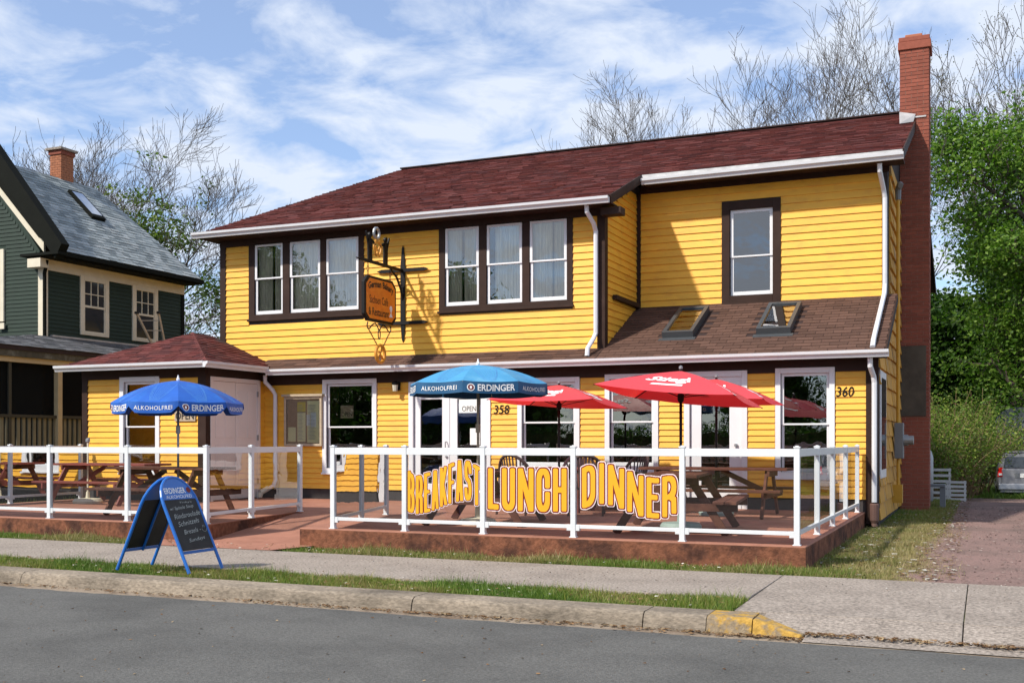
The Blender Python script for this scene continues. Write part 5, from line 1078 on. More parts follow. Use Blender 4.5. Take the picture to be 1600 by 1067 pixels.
b = MB(); b.box(-25.36, -24.86, 24.18, 24.72, 9.86, 9.98); b.build('corbel', BRICK, gc); b = MB(); b.box(-25.42, -24.80, 24.12, 24.78, 9.985, 10.05); b.build('chimney_cap', CONC, gc)
# screened side porch
po = MB(); PX = -20.5; PY0 = 17.0
b = MB(); 
slabg([(PX+0.15, PY0-0.2, 3.62), (PX+0.15, 27.2, 3.62), (GX, 26.7, 4.18), (GX, 21.3, 4.18)], 0.10); slabg([(-29, PY0-0.2, 3.62), (PX+0.15, PY0-0.2, 3.62), (GX, 21.3, 4.18), (-29, 21.3, 4.18)], 0.10)
pr_ = b.build('porch_roof', UNDER, gh)
sp_ = 0.56/2.15; VP = Vector((-1, 0, sp_)).normalized(); NP_ = Vector((sp_, 0, 1)).normalized(); cp = math.hypot(1, sp_)
GR2 = [(0.10, 0.105, 0.115), (0.13, 0.135, 0.145), (0.08, 0.085, 0.09), (0.17, 0.17, 0.18)]
shingles('shingles', pr_, (PX+0.17, 0, 3.625), (0, 1, 0), VP, NP_, lambda v: (PY0-0.2+1.98*v/cp*1.02, 27.2-0.2*v), int(2.15*cp/0.14), 0.14, 0.28, GROOF, GR2)
t = MB(); t.bar((GX+0.05, 21.5, 4.19), (GX+0.05, 26.6, 4.19), 0.10, 0.05); t.build('flashing', FLASH, pr_)
t = MB(); t.bar((PX+0.10, PY0-0.2, 3.49), (PX+0.10, 27.2, 3.49), 0.06, 0.24); t.build('fascia_board', mat('peeling_fascia', (0.075, 0.065, 0.045), 0.9, 0.3, 7, 0.4, 30, col2=(0.16, 0.15, 0.12), f2=(0.5, 0.65), scale2=4), gh)
t = MB(); t.bar((PX, PY0, 3.32), (PX, 26.9, 3.32), 0.14, 0.14); t.build('beam', CREAMD, gh)
for y in (17.0, 19.85, 22.6, 25.2): b = MB(); b.box(PX-0.07, PX+0.07, y-0.07, y+0.07, 0.5, 3.25); b.build('porch_post', CREAMD, gh, bevel=0.01)
t = MB(); t.box(PX-0.03, PX+0.03, PY0, 26.9, 1.98, 2.05); t.box(PX-0.03, PX+0.03, PY0, 26.9, 0.78, 0.86); t.box(PX-0.02, PX+0.02, 18.38, 18.46, 0.6, 3.24); t.box(PX-0.02, PX+0.02, 21.2, 21.28, 0.6, 3.24); t.build('porch_rail', mat('brown_rail', (0.045, 0.040, 0.028), 0.7, 0.1, 5), gh)
BAL = mat('baluster_paint', (0.20, 0.175, 0.115), 0.7, 0.15, 5)
me = MB(); me.box(0, 0.04, 0, 0.085, 0, 1.12); me = me.mesh('baluster'); me.materials.append(BAL)
y = 17.1
while y < 26.8:
    put(me, 'baluster', (PX-0.06, y, 0.86), gh); y += 0.155
t = MB(); t.box(-29, PX-0.08, PY0+0.1, 27, 0.42, 0.52); t.box(PX-0.02, PX+0.01, PY0, 27, 0.0, 0.7); t.build('porch_floor', GDRK, gh)
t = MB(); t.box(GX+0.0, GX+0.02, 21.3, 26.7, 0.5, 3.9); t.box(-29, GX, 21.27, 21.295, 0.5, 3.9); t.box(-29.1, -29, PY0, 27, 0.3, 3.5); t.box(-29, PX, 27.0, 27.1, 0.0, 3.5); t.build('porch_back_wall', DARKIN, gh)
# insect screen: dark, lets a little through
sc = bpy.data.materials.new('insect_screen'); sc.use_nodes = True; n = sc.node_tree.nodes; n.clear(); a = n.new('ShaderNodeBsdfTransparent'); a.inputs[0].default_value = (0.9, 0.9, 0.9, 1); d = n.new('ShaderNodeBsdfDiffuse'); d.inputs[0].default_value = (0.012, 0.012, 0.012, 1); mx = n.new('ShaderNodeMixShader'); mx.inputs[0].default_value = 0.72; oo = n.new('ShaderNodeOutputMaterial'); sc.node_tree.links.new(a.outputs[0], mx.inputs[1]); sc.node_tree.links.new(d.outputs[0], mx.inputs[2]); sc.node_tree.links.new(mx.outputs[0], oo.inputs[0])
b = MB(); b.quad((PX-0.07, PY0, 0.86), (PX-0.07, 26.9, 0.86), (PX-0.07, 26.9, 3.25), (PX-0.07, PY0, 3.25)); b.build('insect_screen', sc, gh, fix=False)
b = MB(); b.prism([(-23.5, 0), (-20.6, 0), (-20.6, 0.01), (-23.5, 0.01)], 'y', 60, 60.01)
# step ladder on the porch roof
ld = thing('step_ladder', 'wooden step ladder standing on the porch roof before the right window', 'ladder', (-21.7, 24.4, 4.0))
A0, A1, B0, B1 = Vector((-21.7, 24.62, 3.93)), Vector((-21.72, 23.84, 5.0)), Vector((-21.7, 25.05, 3.93)), Vector((-21.72, 24.72, 5.1))
b = MB(); b.bar(A0, A1, 0.045, 0.06); b.build('rail', WOODN, ld); b = MB(); b.bar(B0, B1, 0.045, 0.06); b.build('rail', WOODN, ld)
for k in (0.28, 0.58, 0.82): b = MB(); b.bar(A0.lerp(A1, k), B0.lerp(B1, k), 0.04, 0.025); b.build('rung', STEEL, ld)
b = MB(); b.box(-21.76, -21.67, 23.80, 23.88, 4.98, 5.04); b.box(-21.76, -21.67, 24.68, 24.76, 5.08, 5.14); b.build('rubber_cap', RUBB, ld)
cw = MB(); cw.tube([(-15.45, 19.4, 5.55), (-17.5, 23, 5.50), (-22.0, 30.0, 5.75), (-32, 44, 7.2)], 0.012, 5); tag(cw.build('overhead_cable', RUBB, None, loc=(-15.4, 19.4, 5.5)), 'thin black cable leaving the left eave of the yellow building', 'cable')

# ------------------------------------------------------------------ trees
def tube_fast(V_, F_, pts, rs, n):
    k0 = len(V_)
    for i, p in enumerate(pts):
        d = (pts[min(i+1, len(pts)-1)]-pts[max(i-1, 0)]); d.normalize(); u = Vector((0, 0, 1)) if abs(d.z) < 0.8 else Vector((1, 0, 0)); a = d.cross(u); a.normalize(); c = d.cross(a)
        for j in range(n): t_ = 2*PI*j/n; V_.append(tuple(p+(a*math.cos(t_)+c*math.sin(t_))*rs[i]))
    for i in range(len(pts)-1):
        for j in range(n): F_.append((k0+i*n+j, k0+i*n+(j+1) % n, k0+(i+1)*n+(j+1) % n, k0+(i+1)*n+j))
def grow(seed, base, H, spread=0.75, up=0.10, levels=4, kids=(7, 6, 5, 4), r0=0.16, first=0.25, minr=0.006, wob=0.22, ratio=0.55):
    rr = random.Random(seed); tv, tf, cv, cf = [], [], [], []; tips = []
    def br(p, d, L_, r, lv):
        n = 5 if lv < 2 else 4; pts = [p.copy()]; rs = [r]; q = p.copy(); dd_ = d.copy()
        for i in range(n):
            dd_ = (dd_+Vector((rr.gauss(0, wob), rr.gauss(0, wob), rr.gauss(0, wob*0.6)))*0.5+Vector((0, 0, up))).normalized(); q = q+dd_*L_/n; pts.append(q.copy()); rs.append(max(minr, r*(1-0.80*(i+1)/n) if lv < levels else minr))
        if lv <= 1: tube_fast(tv, tf, pts, rs, 6)
        else: tube_fast(cv, cf, pts, rs, 3)
        if lv >= levels: tips.append((pts[-1], dd_)); return
        if lv >= levels-1: tips.append((pts[-1], dd_))
        kn = kids[min(lv, len(kids)-1)]
        for k in range(kn):
            t_ = (first if lv == 0 else 0.18)+(1-(first if lv == 0 else 0.18))*(k+rr.random())/kn; s_ = min(len(pts)-1.001, t_*n); i = int(s_); f = s_-i; o_ = pts[i].lerp(pts[i+1], f); ax_ = (pts[i+1]-pts[i]).normalized(); phi = rr.random()*2*PI
            u = ax_.cross(Vector((0.3, 0.5, 0.8))).normalized(); w = ax_.cross(u); side = u*math.cos(phi)+w*math.sin(phi); nd = (ax_*(1-spread*0.5)+side*spread*rr.uniform(0.7, 1.2)).normalized()
            br(o_, nd, L_*ratio*rr.uniform(0.75, 1.2)*(1.15-0.45*t_), max(minr, rs[i]*0.62), lv+1)
    br(Vector(base), Vector((rr.uniform(-0.1, 0.1), rr.uniform(-0.1, 0.1), 1)).normalized(), H, r0, 0)
    return tv, tf, cv, cf, tips
def mk(name, V_, F_, m, parent, cols=None):
    o_ = worig(parent); me = bpy.data.meshes.new(name); me.from_pydata([(x-o_.x, y-o_.y, z-o_.z) for x, y, z in V_], [], F_); me.materials.append(m)
    if cols is not None:
        ca = me.color_attributes.new('Col', 'FLOAT_COLOR', 'POINT'); ca.data.foreach_set('color', np.asarray(cols, dtype=np.float32).ravel())
    me.update(); o = bpy.data.objects.new(name, me); C.objects.link(o); o.parent = parent; o.location = (0, 0, 0); return o
def leaves(name, parent, pts, m, per, spread, size, cols, seed=1, droop=0.35, aspect=0.6):
    rg = np.random.default_rng(seed); P_ = np.array([tuple(p) for p in pts]); c = np.repeat(P_, per, axis=0); n = len(c); c = c+rg.normal(0, 1, (n, 3))*np.array(spread)
    a = rg.normal(0, 1, (n, 3)); a[:, 2] = a[:, 2]*0.5-droop; a /= np.linalg.norm(a, axis=1)[:, None]; b_ = np.cross(a, rg.normal(0, 1, (n, 3))); b_ /= np.linalg.norm(b_, axis=1)[:, None]
    s_ = size*rg.uniform(0.6, 1.3, (n, 1)); nn = np.cross(a, b_); fold = nn*s_*0.12
    v = np.stack([c, c+a*s_*0.5+b_*s_*aspect*0.5+fold, c+a*s_, c+a*s_*0.5-b_*s_*aspect*0.5+fold], axis=1).reshape(-1, 3)
    idx = np.arange(n*4).reshape(-1, 4); tri = np.concatenate([idx[:, [0, 1, 2]], idx[:, [0, 2, 3]]])
    col = np.array(cols)[rg.integers(0, len(cols), n)]; clump = np.repeat(rg.uniform(0.7, 1.3, len(P_)), per)[:, None]; col = col*clump*rg.uniform(0.8, 1.2, (n, 1)); col = np.concatenate([np.repeat(col, 4, axis=0), np.ones((n*4, 1))], axis=1)
    o_ = np.array(worig(parent)) if parent else np.zeros(3); me = bpy.data.meshes.new(name); me.vertices.add(len(v)); me.vertices.foreach_set('co', (v-o_).astype(np.float32).ravel())
    me.loops.add(len(tri)*3); me.loops.foreach_set('vertex_index', tri.astype(np.int32).ravel()); me.polygons.add(len(tri)); me.polygons.foreach_set('loop_start', np.arange(0, len(tri)*3, 3, dtype=np.int32))
    ca = me.color_attributes.new('Col', 'FLOAT_COLOR', 'POINT'); ca.data.foreach_set('color', col.astype(np.float32).ravel()); me.materials.append(m); me.update(); me.validate()
    o = bpy.data.objects.new(name, me); C.objects.link(o); o.parent = parent; o.location = (0, 0, 0); return o
def bare(label, seed, base, H, stems=1, group='bare trees behind the buildings', bark=BARK, **kw):
    t = thing('bare_tree', label, 'tree', base, group); T = [[], [], [], []]; tips = []
    for s_ in range(stems):
        rr_ = random.Random(seed+s_); bb = (base[0]+(rr_.uniform(-1.6, 1.6) if stems > 1 else 0), base[1]+(rr_.uniform(-1, 1) if stems > 1 else 0), base[2]); a, c, d, e, tp = grow(seed*10+s_, bb, H*(1 if s_ == 0 else rr_.uniform(0.75, 0.95)), **kw)
        k = len(T[0]); T[0] += a; T[1] += [tuple(i+k for i in f) for f in c]; k = len(T[2]); T[2] += d; T[3] += [tuple(i+k for i in f) for f in e]; tips += tp
    mk('trunk', T[0], T[1], bark, t); mk('twigs', T[2], T[3], bark, t); return t, tips
GRN = [(0.085, 0.17, 0.018), (0.11, 0.21, 0.025), (0.06, 0.13, 0.016), (0.14, 0.24, 0.032)]
GRD = [(0.030, 0.070, 0.014), (0.040, 0.085, 0.016), (0.055, 0.11, 0.018)]
OLV = [(0.12, 0.14, 0.025), (0.085, 0.115, 0.02), (0.15, 0.17, 0.03)]
# left bare tree behind the green house, with a leafy climber round its middle
BKT = dict(levels=4, kids=(10, 7, 6, 4), spread=0.66, up=0.12, r0=0.20, minr=0.008, first=0.35, ratio=0.62)
lt, tips = bare('broad bare tree rising behind the green house with a leafy clump in it', 21, (-33.0, 35.6, -0.6), 10.9, stems=2, **BKT)
rg = random.Random(4); cl = [Vector((-31.6+rg.gauss(0, 1.0), 35.2+rg.gauss(0, 0.8), 9.6+rg.gauss(0, 1.0))) for _ in range(150)]
leaves('ivy_leaves', lt, cl, LEAF, 26, (0.22, 0.22, 0.18), 0.17, [(0.10, 0.16, 0.02), (0.07, 0.12, 0.018), (0.15, 0.19, 0.03)], 3)
bare('thin bare tree left of the green house chimney', 24, (-36.4, 36.0, -0.6), 9.0, **dict(BKT, r0=0.15, spread=0.7))
BK2 = dict(levels=4, kids=(9, 7, 5, 4), spread=0.62, up=0.17, r0=0.16, minr=0.007, first=0.50, ratio=0.60)
bare('bare tree with a rounded fan of twigs above the middle of the red roof', 31, (-10.0, 44.3, -0.6), 11.9, stems=2, **BK2)
bare('small thin bare tree between the two larger ones above the red roof', 35, (-8.2, 47.4, -0.6), 10.2, stems=1, **BK2)
bare('tallest bare tree, several stems, above the right end of the red roof', 41, (-6.0, 43.4, -0.6), 12.8, stems=2, **dict(BK2, spread=0.66, r0=0.17))
bare('thin bare sapling just right of the brick chimney', 51, (-2.9, 52.0, -0.6), 12.0, **dict(BK2, r0=0.12))
bt, tips = bare('budding bare tree above the maple at the right edge', 55, (1.9, 66.0, -0.6), 16.5, stems=2, **dict(BK2, r0=0.2, minr=0.014)); leaves('buds', bt, [p for p, d in tips], LEAF, 2, (0.15, 0.15, 0.15), 0.10, [(0.16, 0.15, 0.05)], 5)
# leafy tree seen in the gap between the two houses
def leafy(label, seed, base, H, per, size, cols, lsp=(0.35, 0.35, 0.28), group=None, m=BARKD, lname='foliage', **kw):
    t = thing('leafy_tree', label, 'tree', base, group); a, c, d, e, tp = grow(seed, base, H, **kw); mk('trunk', a, c, m, t); mk('branches', d, e, m, t); leaves(lname, t, [p for p, _ in tp], LEAF, per, lsp, size, cols, seed); return t
leafy('small leafy tree in the gap between the green house and the yellow one', 61, (-24.6, 31.5, -0.3), 5.6, 9, 0.15, [(0.05, 0.085, 0.018), (0.07, 0.11, 0.022)], levels=3, kids=(9, 7, 6), spread=0.85, up=0.05, r0=0.14, minr=0.010)
# big maple on the right
MKW = dict(levels=4, kids=(15, 8, 6, 4), spread=0.80, up=0.045, r0=0.42, minr=0.015, first=0.12, ratio=0.40)
leafy('large spring green maple filling the right side behind the driveway', 72, (3.3, 51.4, -0.66), 14.2, 10, 0.20, GRN+[(0.17, 0.26, 0.04)], lsp=(0.62, 0.62, 0.30), **MKW)
leafy('darker leafy tree behind the maple on the right', 74, (0.9, 60.5, -0.66), 10.5, 11, 0.28, GRD+GRN[:2], lsp=(0.5, 0.5, 0.3), **dict(MKW, kids=(12, 7, 6, 4)))
leafy('dark tree at the far right behind the silver van', 77, (7.0, 56.0, -0.66), 12.5, 9, 0.30, GRD, lsp=(0.5, 0.5, 0.3), **dict(MKW, kids=(12, 7, 6, 3)))
leafy('low dark green understorey tree behind the yellow green bushes', 78, (-0.4, 62.0, -0.66), 9.5, 14, 0.30, GRD+GRN[:2], lsp=(0.6, 0.6, 0.4), **dict(MKW, kids=(14, 8, 6, 3)))
# yellow-green bushes
def bush(label, seed, base, H, w):
    t = thing('shrub', label, 'shrub', base, 'twiggy yellow green shrubs beside the driveway'); rr_ = random.Random(seed); V_, F_, tp = [], [], []
    for k in range(170):
        a = rr_.random()*2*PI; r = w*math.sqrt(rr_.random())*0.5; p = Vector((base[0]+r*math.cos(a), base[1]+r*math.sin(a)*0.8, base[2])); pts = [p]; d = Vector((math.cos(a)*r*0.5, math.sin(a)*r*0.4, 1.6)).normalized(); hh = H*rr_.uniform(0.55, 1.05); 
        for i in range(6): d = (d+Vector((rr_.gauss(0, 0.22), rr_.gauss(0, 0.22), 0.02))).normalized(); pts.append(pts[-1]+d*hh/6)
        tube_fast(V_, F_, pts, [0.016, 0.014, 0.012, 0.010, 0.008, 0.007, 0.006], 3); tp += pts[2:]+[pts[3].lerp(pts[4], 0.5), pts[5].lerp(pts[6], 0.5)]
        for q in range(3): e_ = pts[3+q]+Vector((rr_.gauss(0, 0.3), rr_.gauss(0, 0.3), rr_.uniform(0, 0.4))); tube_fast(V_, F_, [pts[3+q], e_], [0.007, 0.005], 3); tp.append(e_)
    mk('stems', V_, F_, mat('shrub_stem', (0.17, 0.115, 0.06), 0.9, 0.2, 8), t); leaves('foliage', t, tp, LEAF, 8, (0.18, 0.18, 0.18), 0.10, [(0.15, 0.20, 0.03), (0.11, 0.17, 0.025), (0.19, 0.23, 0.045), (0.09, 0.17, 0.02)], seed); return t
bush('twiggy shrub nearest the chimney behind the white pallets', 81, (-2.3, 39.5, -0.66), 3.3, 2.4); bush('tall twiggy shrub in the middle of the driveway hedge', 82, (-1.5, 42.2, -0.66), 4.0, 2.0); bush('twiggy shrub just left of the silver van', 83, (-0.9, 45.8, -0.66), 3.6, 2.0); bush('low twiggy shrub behind the others, half hidden by the van', 84, (1.9, 49.5, -0.66), 3.0, 3.0)

# ------------------------------------------------------------------ van
vn = thing('parked_van', 'silver minivan parked at the end of the driveway, rear to the street', 'van', (1.35, 45.0, -0.68)); VX, VY, VZ = 1.35, 45.0, -0.68
def ring(y, hw_b, hw_m, hw_t, zb, zm, zt):   # half section points going round
    pts = [(-hw_b, zb), (-hw_m, zb+0.18), (-hw_m, zm), (-hw_t, zt-0.10), (-hw_t+0.12, zt), (0, zt+0.03), (hw_t-0.12, zt), (hw_t, zt-0.10), (hw_m, zm), (hw_m, zb+0.18), (hw_b, zb)]
    return [Vector((VX+u, VY+y, VZ+z)) for u, z in pts]
secs = [ring(0.02, 0.80, 0.90, 0.72, 0.30, 1.08, 1.62), ring(0.12, 0.88, 0.97, 0.76, 0.28, 1.08, 1.71), ring(0.9, 0.90, 0.99, 0.80, 0.25, 1.08, 1.75), ring(2.6, 0.90, 0.99, 0.79, 0.25, 1.06, 1.74), ring(3.3, 0.90, 0.98, 0.72, 0.25, 1.05, 1.55), ring(4.0, 0.88, 0.97, 0.80, 0.25, 1.0, 1.12), ring(4.9, 0.78, 0.85, 0.70, 0.28, 0.75, 0.90)]
b = MB(); n = len(secs[0])
for A_, B_ in zip(secs[:-1], secs[1:]):
    for k in range(n-1): b.quad(A_[k], B_[k], B_[k+1], A_[k+1])
b.add(secs[0], [tuple(range(n))]); b.add(secs[-1], [tuple(range(n-1, -1, -1))]); body = b.build('body', VANM, vn, smooth=False, bevel=0.02)
def rr_panel(name, x0, x1, z0, z1, y0, y1, m, inset=0.0, bev=0.012, par=None):
    b = MB(); b.hexa([(VX+x0, VY+y0, VZ+z0), (VX+x1, VY+y0, VZ+z0), (VX+x1, VY+y1, VZ+z0), (VX+x0, VY+y1, VZ+z0), (VX+x0+inset, VY+y0+inset*0.8, VZ+z1), (VX+x1-inset, VY+y0+inset*0.8, VZ+z1), (VX+x1-inset, VY+y1, VZ+z1), (VX+x0+inset, VY+y1, VZ+z1)]); return b.build(name, m, par or vn, bevel=bev)
rr_panel('rear_window', -0.72, 0.72, 1.12, 1.54, -0.025, 0.1, VANG, 0.05); rr_panel('tailgate', -0.80, 0.80, 0.52, 1.08, -0.035, 0.1, VANM, 0.0, 0.02)
tg = rr_panel('plate_recess', -0.36, 0.36, 0.74, 0.94, -0.045, 0.0, GREYP); rr_panel('licence_plate', -0.17, 0.17, 0.76, 0.92, -0.055, -0.045, PAPERW)
rr_panel('bumper', -0.93, 0.93, 0.30, 0.54, -0.12, 0.15, VANM, 0.02, 0.04); rr_panel('lower_bumper', -0.85, 0.85, 0.20, 0.34, -0.08, 0.15, GREYP, 0.0, 0.02)
for s_ in (-1, 1): b = MB(); b.hexa([(VX+s_*0.76, VY-0.05, VZ+0.78), (VX+s_*0.94, VY-0.0, VZ+0.78), (VX+s_*0.96, VY+0.25, VZ+0.78), (VX+s_*0.76, VY+0.2, VZ+0.78), (VX+s_*0.76, VY-0.03, VZ+1.14), (VX+s_*0.90, VY+0.02, VZ+1.14), (VX+s_*0.94, VY+0.22, VZ+1.14), (VX+s_*0.76, VY+0.2, VZ+1.14)]); tl_ = b.build('tail_light', VANR, vn, bevel=0.01); b = MB(); b.box(VX+s_*0.78, VX+s_*0.90, VY-0.06, VY-0.02, VZ+0.84, VZ+0.92); b.build('reversing_lens', PAPERW, tl_)
for s_ in (-1, 1):
    for y_ in (0.95, 3.95):
        b = MB(); b.tube([(VX+s_*0.78, VY+y_, VZ+0.33), (VX+s_*0.99, VY+y_, VZ+0.33)], 0.33, 20); w_ = b.build('wheel', RUBB, vn, bevel=0.02); b = MB(); b.tube([(VX+s_*0.98, VY+y_, VZ+0.33), (VX+s_*1.0, VY+y_, VZ+0.33)], 0.20, 12); b.build('rim', STEEL, w_)
    b = MB(); b.box(VX+s_*1.0, VX+s_*1.22, VY+3.15, VY+3.25, VZ+1.02, VZ+1.22); b.build('door_mirror', GREYP, vn, bevel=0.02)
    b = MB(); b.hexa([(VX+s_*0.985, VY+0.35, VZ+1.10), (VX+s_*0.985, VY+3.1, VZ+1.08), (VX+s_*0.97, VY+3.1, VZ+1.08), (VX+s_*0.97, VY+0.35, VZ+1.10), (VX+s_*0.845, VY+0.45, VZ+1.58), (VX+s_*0.845, VY+2.7, VZ+1.58), (VX+s_*0.82, VY+2.7, VZ+1.58), (VX+s_*0.82, VY+0.45, VZ+1.58)]); b.build('side_window', VANG, vn)
b = MB(); b.box(VX-0.62, VX+0.62, VY+0.02, VY+0.22, VZ+1.70, VZ+1.74); b.build('spoiler', VANM, vn, bevel=0.01)

# ------------------------------------------------------------------ odds and ends beside the drive
def pallet(label, x, y, w, h, tilt, grp='white slatted wooden racks beside the shrubs'):
    t = thing('slatted_rack', label, 'rack', (x, y, gz(y)), grp); z = gz(y)-0.0; n = 7
    for k in range(n): b = MB(); zz = z+0.08+(h-0.12)*k/(n-1); b.box(x-w/2, x+w/2, y+tilt*zz, y+tilt*zz+0.02, zz-0.035, zz+0.035); b.build('slat', PALW, t)
    for s_ in (-1, 1): b = MB(); b.bar((x+s_*(w/2-0.04), y+0.04, z), (x+s_*(w/2-0.04), y+0.04+tilt*h, z+h), 0.05, 0.04); b.build('upright', PALW, t)
pallet('taller white slatted rack just right of the chimney foot', -1.16, 32.0, 0.60, 1.05, 0.05); pallet('lower white slatted rack behind, to the right of the taller one', -0.78, 34.0, 0.55, 0.85, 0.15)
t = thing('gas_cylinder', 'silver gas cylinder standing behind the foot of the chimney', 'gas cylinder', (-1.30, 27.6, 0)); b = MB(); b.lathe([(0.15, 0.0), (0.17, 0.05), (0.17, 1.05), (0.13, 1.20), (0.04, 1.26), (0.04, 1.32)], (-1.30, 27.6, 0.0), 18); b.build('tank', STEEL, t, smooth=True); b = MB(); b.lathe([(0.05, 0), (0.05, 0.10)], (-1.30, 27.6, 1.32), 8); b.build('valve', GREYP, t)
t = thing('grey_bench', 'small grey bench standing right of the chimney foot', 'bench', (-1.05, 25.6, 0)); b = MB(); b.box(-1.25, -0.80, 25.4, 25.8, 0.44, 0.50); b.build('seat', GREYP, t, bevel=0.01)
for x_ in (-1.2, -0.88): b = MB(); b.box(x_-0.03, x_+0.08, 25.45, 25.75, 0, 0.44); b.build('leg', GREYP, t)
t = thing('satellite_dish', 'large grey satellite dish on a post in front of the dark trees', 'satellite dish', (1.2, 50.0, -0.66)); b = MB(); prf = [(0.01, 0), (0.3, 0.03), (0.6, 0.12), (0.85, 0.26)]
b.lathe([(r, z) for r, z in prf]+[(0.87, 0.27)]+[(r, z-0.02) for r, z in prf[::-1]], (0, 0, 0), 24); M_ = Matrix.Translation((1.2, 49.9, 1.95)) @ Matrix.Rotation(R(70), 4, 'X'); b.v = [tuple(M_ @ Vector(v)) for v in b.v]; b.build('dish', mat('dark_mesh_dish', (0.07, 0.085, 0.09), 0.6, 0.1, 4), t, smooth=True); b = MB(); b.tube([(1.2, 50.0, -0.66), (1.2, 50.0, 1.9)], 0.05, 8); b.build('mast', GREYP, t)

# ------------------------------------------------------------------ grass, litter
def grass(name, label, n, area, zf, h, cols, seed, keep=None, w=0.005):
    rg = np.random.default_rng(seed); x0, x1, y0, y1 = area; P_ = np.stack([rg.uniform(x0, x1, n), rg.uniform(y0, y1, n)], 1)
    den = np.sin(P_[:, 0]*2.3+1)*np.sin(P_[:, 1]*5.1+P_[:, 0]*1.7)+np.sin(P_[:, 0]*6.1)*0.6; k = rg.random(n) < (0.62+0.3*den)
    if keep is not None: k &= keep(P_[:, 0], P_[:, 1], rg.random(n))
    P_ = P_[k]; n = len(P_); hh = h*rg.uniform(0.35, 1.25, n)*(1+0.9*(rg.random(n) < 0.06))*(1+0.5*np.sin(P_[:, 0]*3.7)*np.sin(P_[:, 0]*1.3+2)); a = rg.uniform(0, 2*np.pi, n); lean = rg.uniform(0.1, 0.9, n)*hh; la_ = rg.uniform(0, 2*np.pi, n)
    z = zf(P_[:, 0], P_[:, 1]); dx_ = np.cos(a)*w; dy_ = np.sin(a)*w
    v = np.stack([np.stack([P_[:, 0]-dx_, P_[:, 1]-dy_, z], 1), np.stack([P_[:, 0]+dx_, P_[:, 1]+dy_, z], 1), np.stack([P_[:, 0]+np.cos(la_)*lean, P_[:, 1]+np.sin(la_)*lean, z+hh], 1)], 1).reshape(-1, 3)
    patch = np.clip(0.5+0.5*np.sin(P_[:, 0]*1.9+np.sin(P_[:, 1]*4))*np.cos(P_[:, 0]*0.7)+rg.normal(0, 0.25, n), 0, 1); ci = (patch*(len(cols)-0.01)).astype(int); col = np.array(cols)[ci]*rg.uniform(0.7, 1.3, (n, 1)); col = np.concatenate([np.repeat(col, 3, axis=0), np.ones((n*3, 1))], 1)
    me = bpy.data.meshes.new(name); me.vertices.add(n*3); me.vertices.foreach_set('co', v.astype(np.float32).ravel()); me.loops.add(n*3); me.loops.foreach_set('vertex_index', np.arange(n*3, dtype=np.int32)); me.polygons.add(n); me.polygons.foreach_set('loop_start', np.arange(0, n*3, 3, dtype=np.int32))
    ca = me.color_attributes.new('Col', 'FLOAT_COLOR', 'POINT'); ca.data.foreach_set('color', col.astype(np.float32).ravel()); me.materials.append(GRASS); me.update(); me.validate(); o = bpy.data.objects.new(name, me); C.objects.link(o); o['kind'] = 'stuff'; o['label'] = label; o['category'] = 'grass'; return o
GG = [(0.27, 0.22, 0.09), (0.22, 0.23, 0.055), (0.15, 0.21, 0.032), (0.11, 0.175, 0.026), (0.085, 0.15, 0.02)]
GD = [(0.33, 0.27, 0.13), (0.28, 0.24, 0.10), (0.20, 0.20, 0.06), (0.12, 0.17, 0.03)]
zc_ = lambda x, y: np.full_like(x, -0.028)
grass('grass_strip', 'narrow strip of short green grass between the kerb and the sidewalk', 150000, (-19, -1.98, 9.15, 9.98), zc_, 0.055, GG, 1, w=0.004)
grass('grass_verge', 'uneven grass verge between the sidewalk and the patio slabs', 110000, (-19, -1.3, 11.87, 12.5), zc_, 0.060, GG[:1]+GD+GG[2:4], 2, keep=lambda x, y, r: ~((x > -10.9) & (x < -8.45)))
grass('side_lawn', 'patchy dry grass beside the right patio and the gravel drive', 170000, (-1.84, -0.2, 11.87, 20.5), zc_, 0.045, GD, 3, keep=lambda x, y, r: (x+0.80+0.22*np.sin(y*1.3) < r*0.5) & (np.sin(x*7.1+y*2.3)+np.sin(y*5.3-x*3.1)+r*2.2 > 0.2), w=0.004)
grass('drive_verge', 'thin shaded grass along the wall and the drive behind the chimney', 60000, (-1.7, -0.55, 20.5, 29), zc_, 0.05, GG, 4, w=0.006)
grass('far_grass', 'green lawn behind the silver van', 60000, (-2, 7, 44, 52), lambda x, y: np.full_like(x, -0.68), 0.16, GG[2:], 5, w=0.02)
grass('side_yard_grass', 'shaded grass beyond the left railing in front of the porch', 60000, (-20.4, -17.2, 12.6, 22), zc_, 0.07, GG[1:], 6, w=0.008)
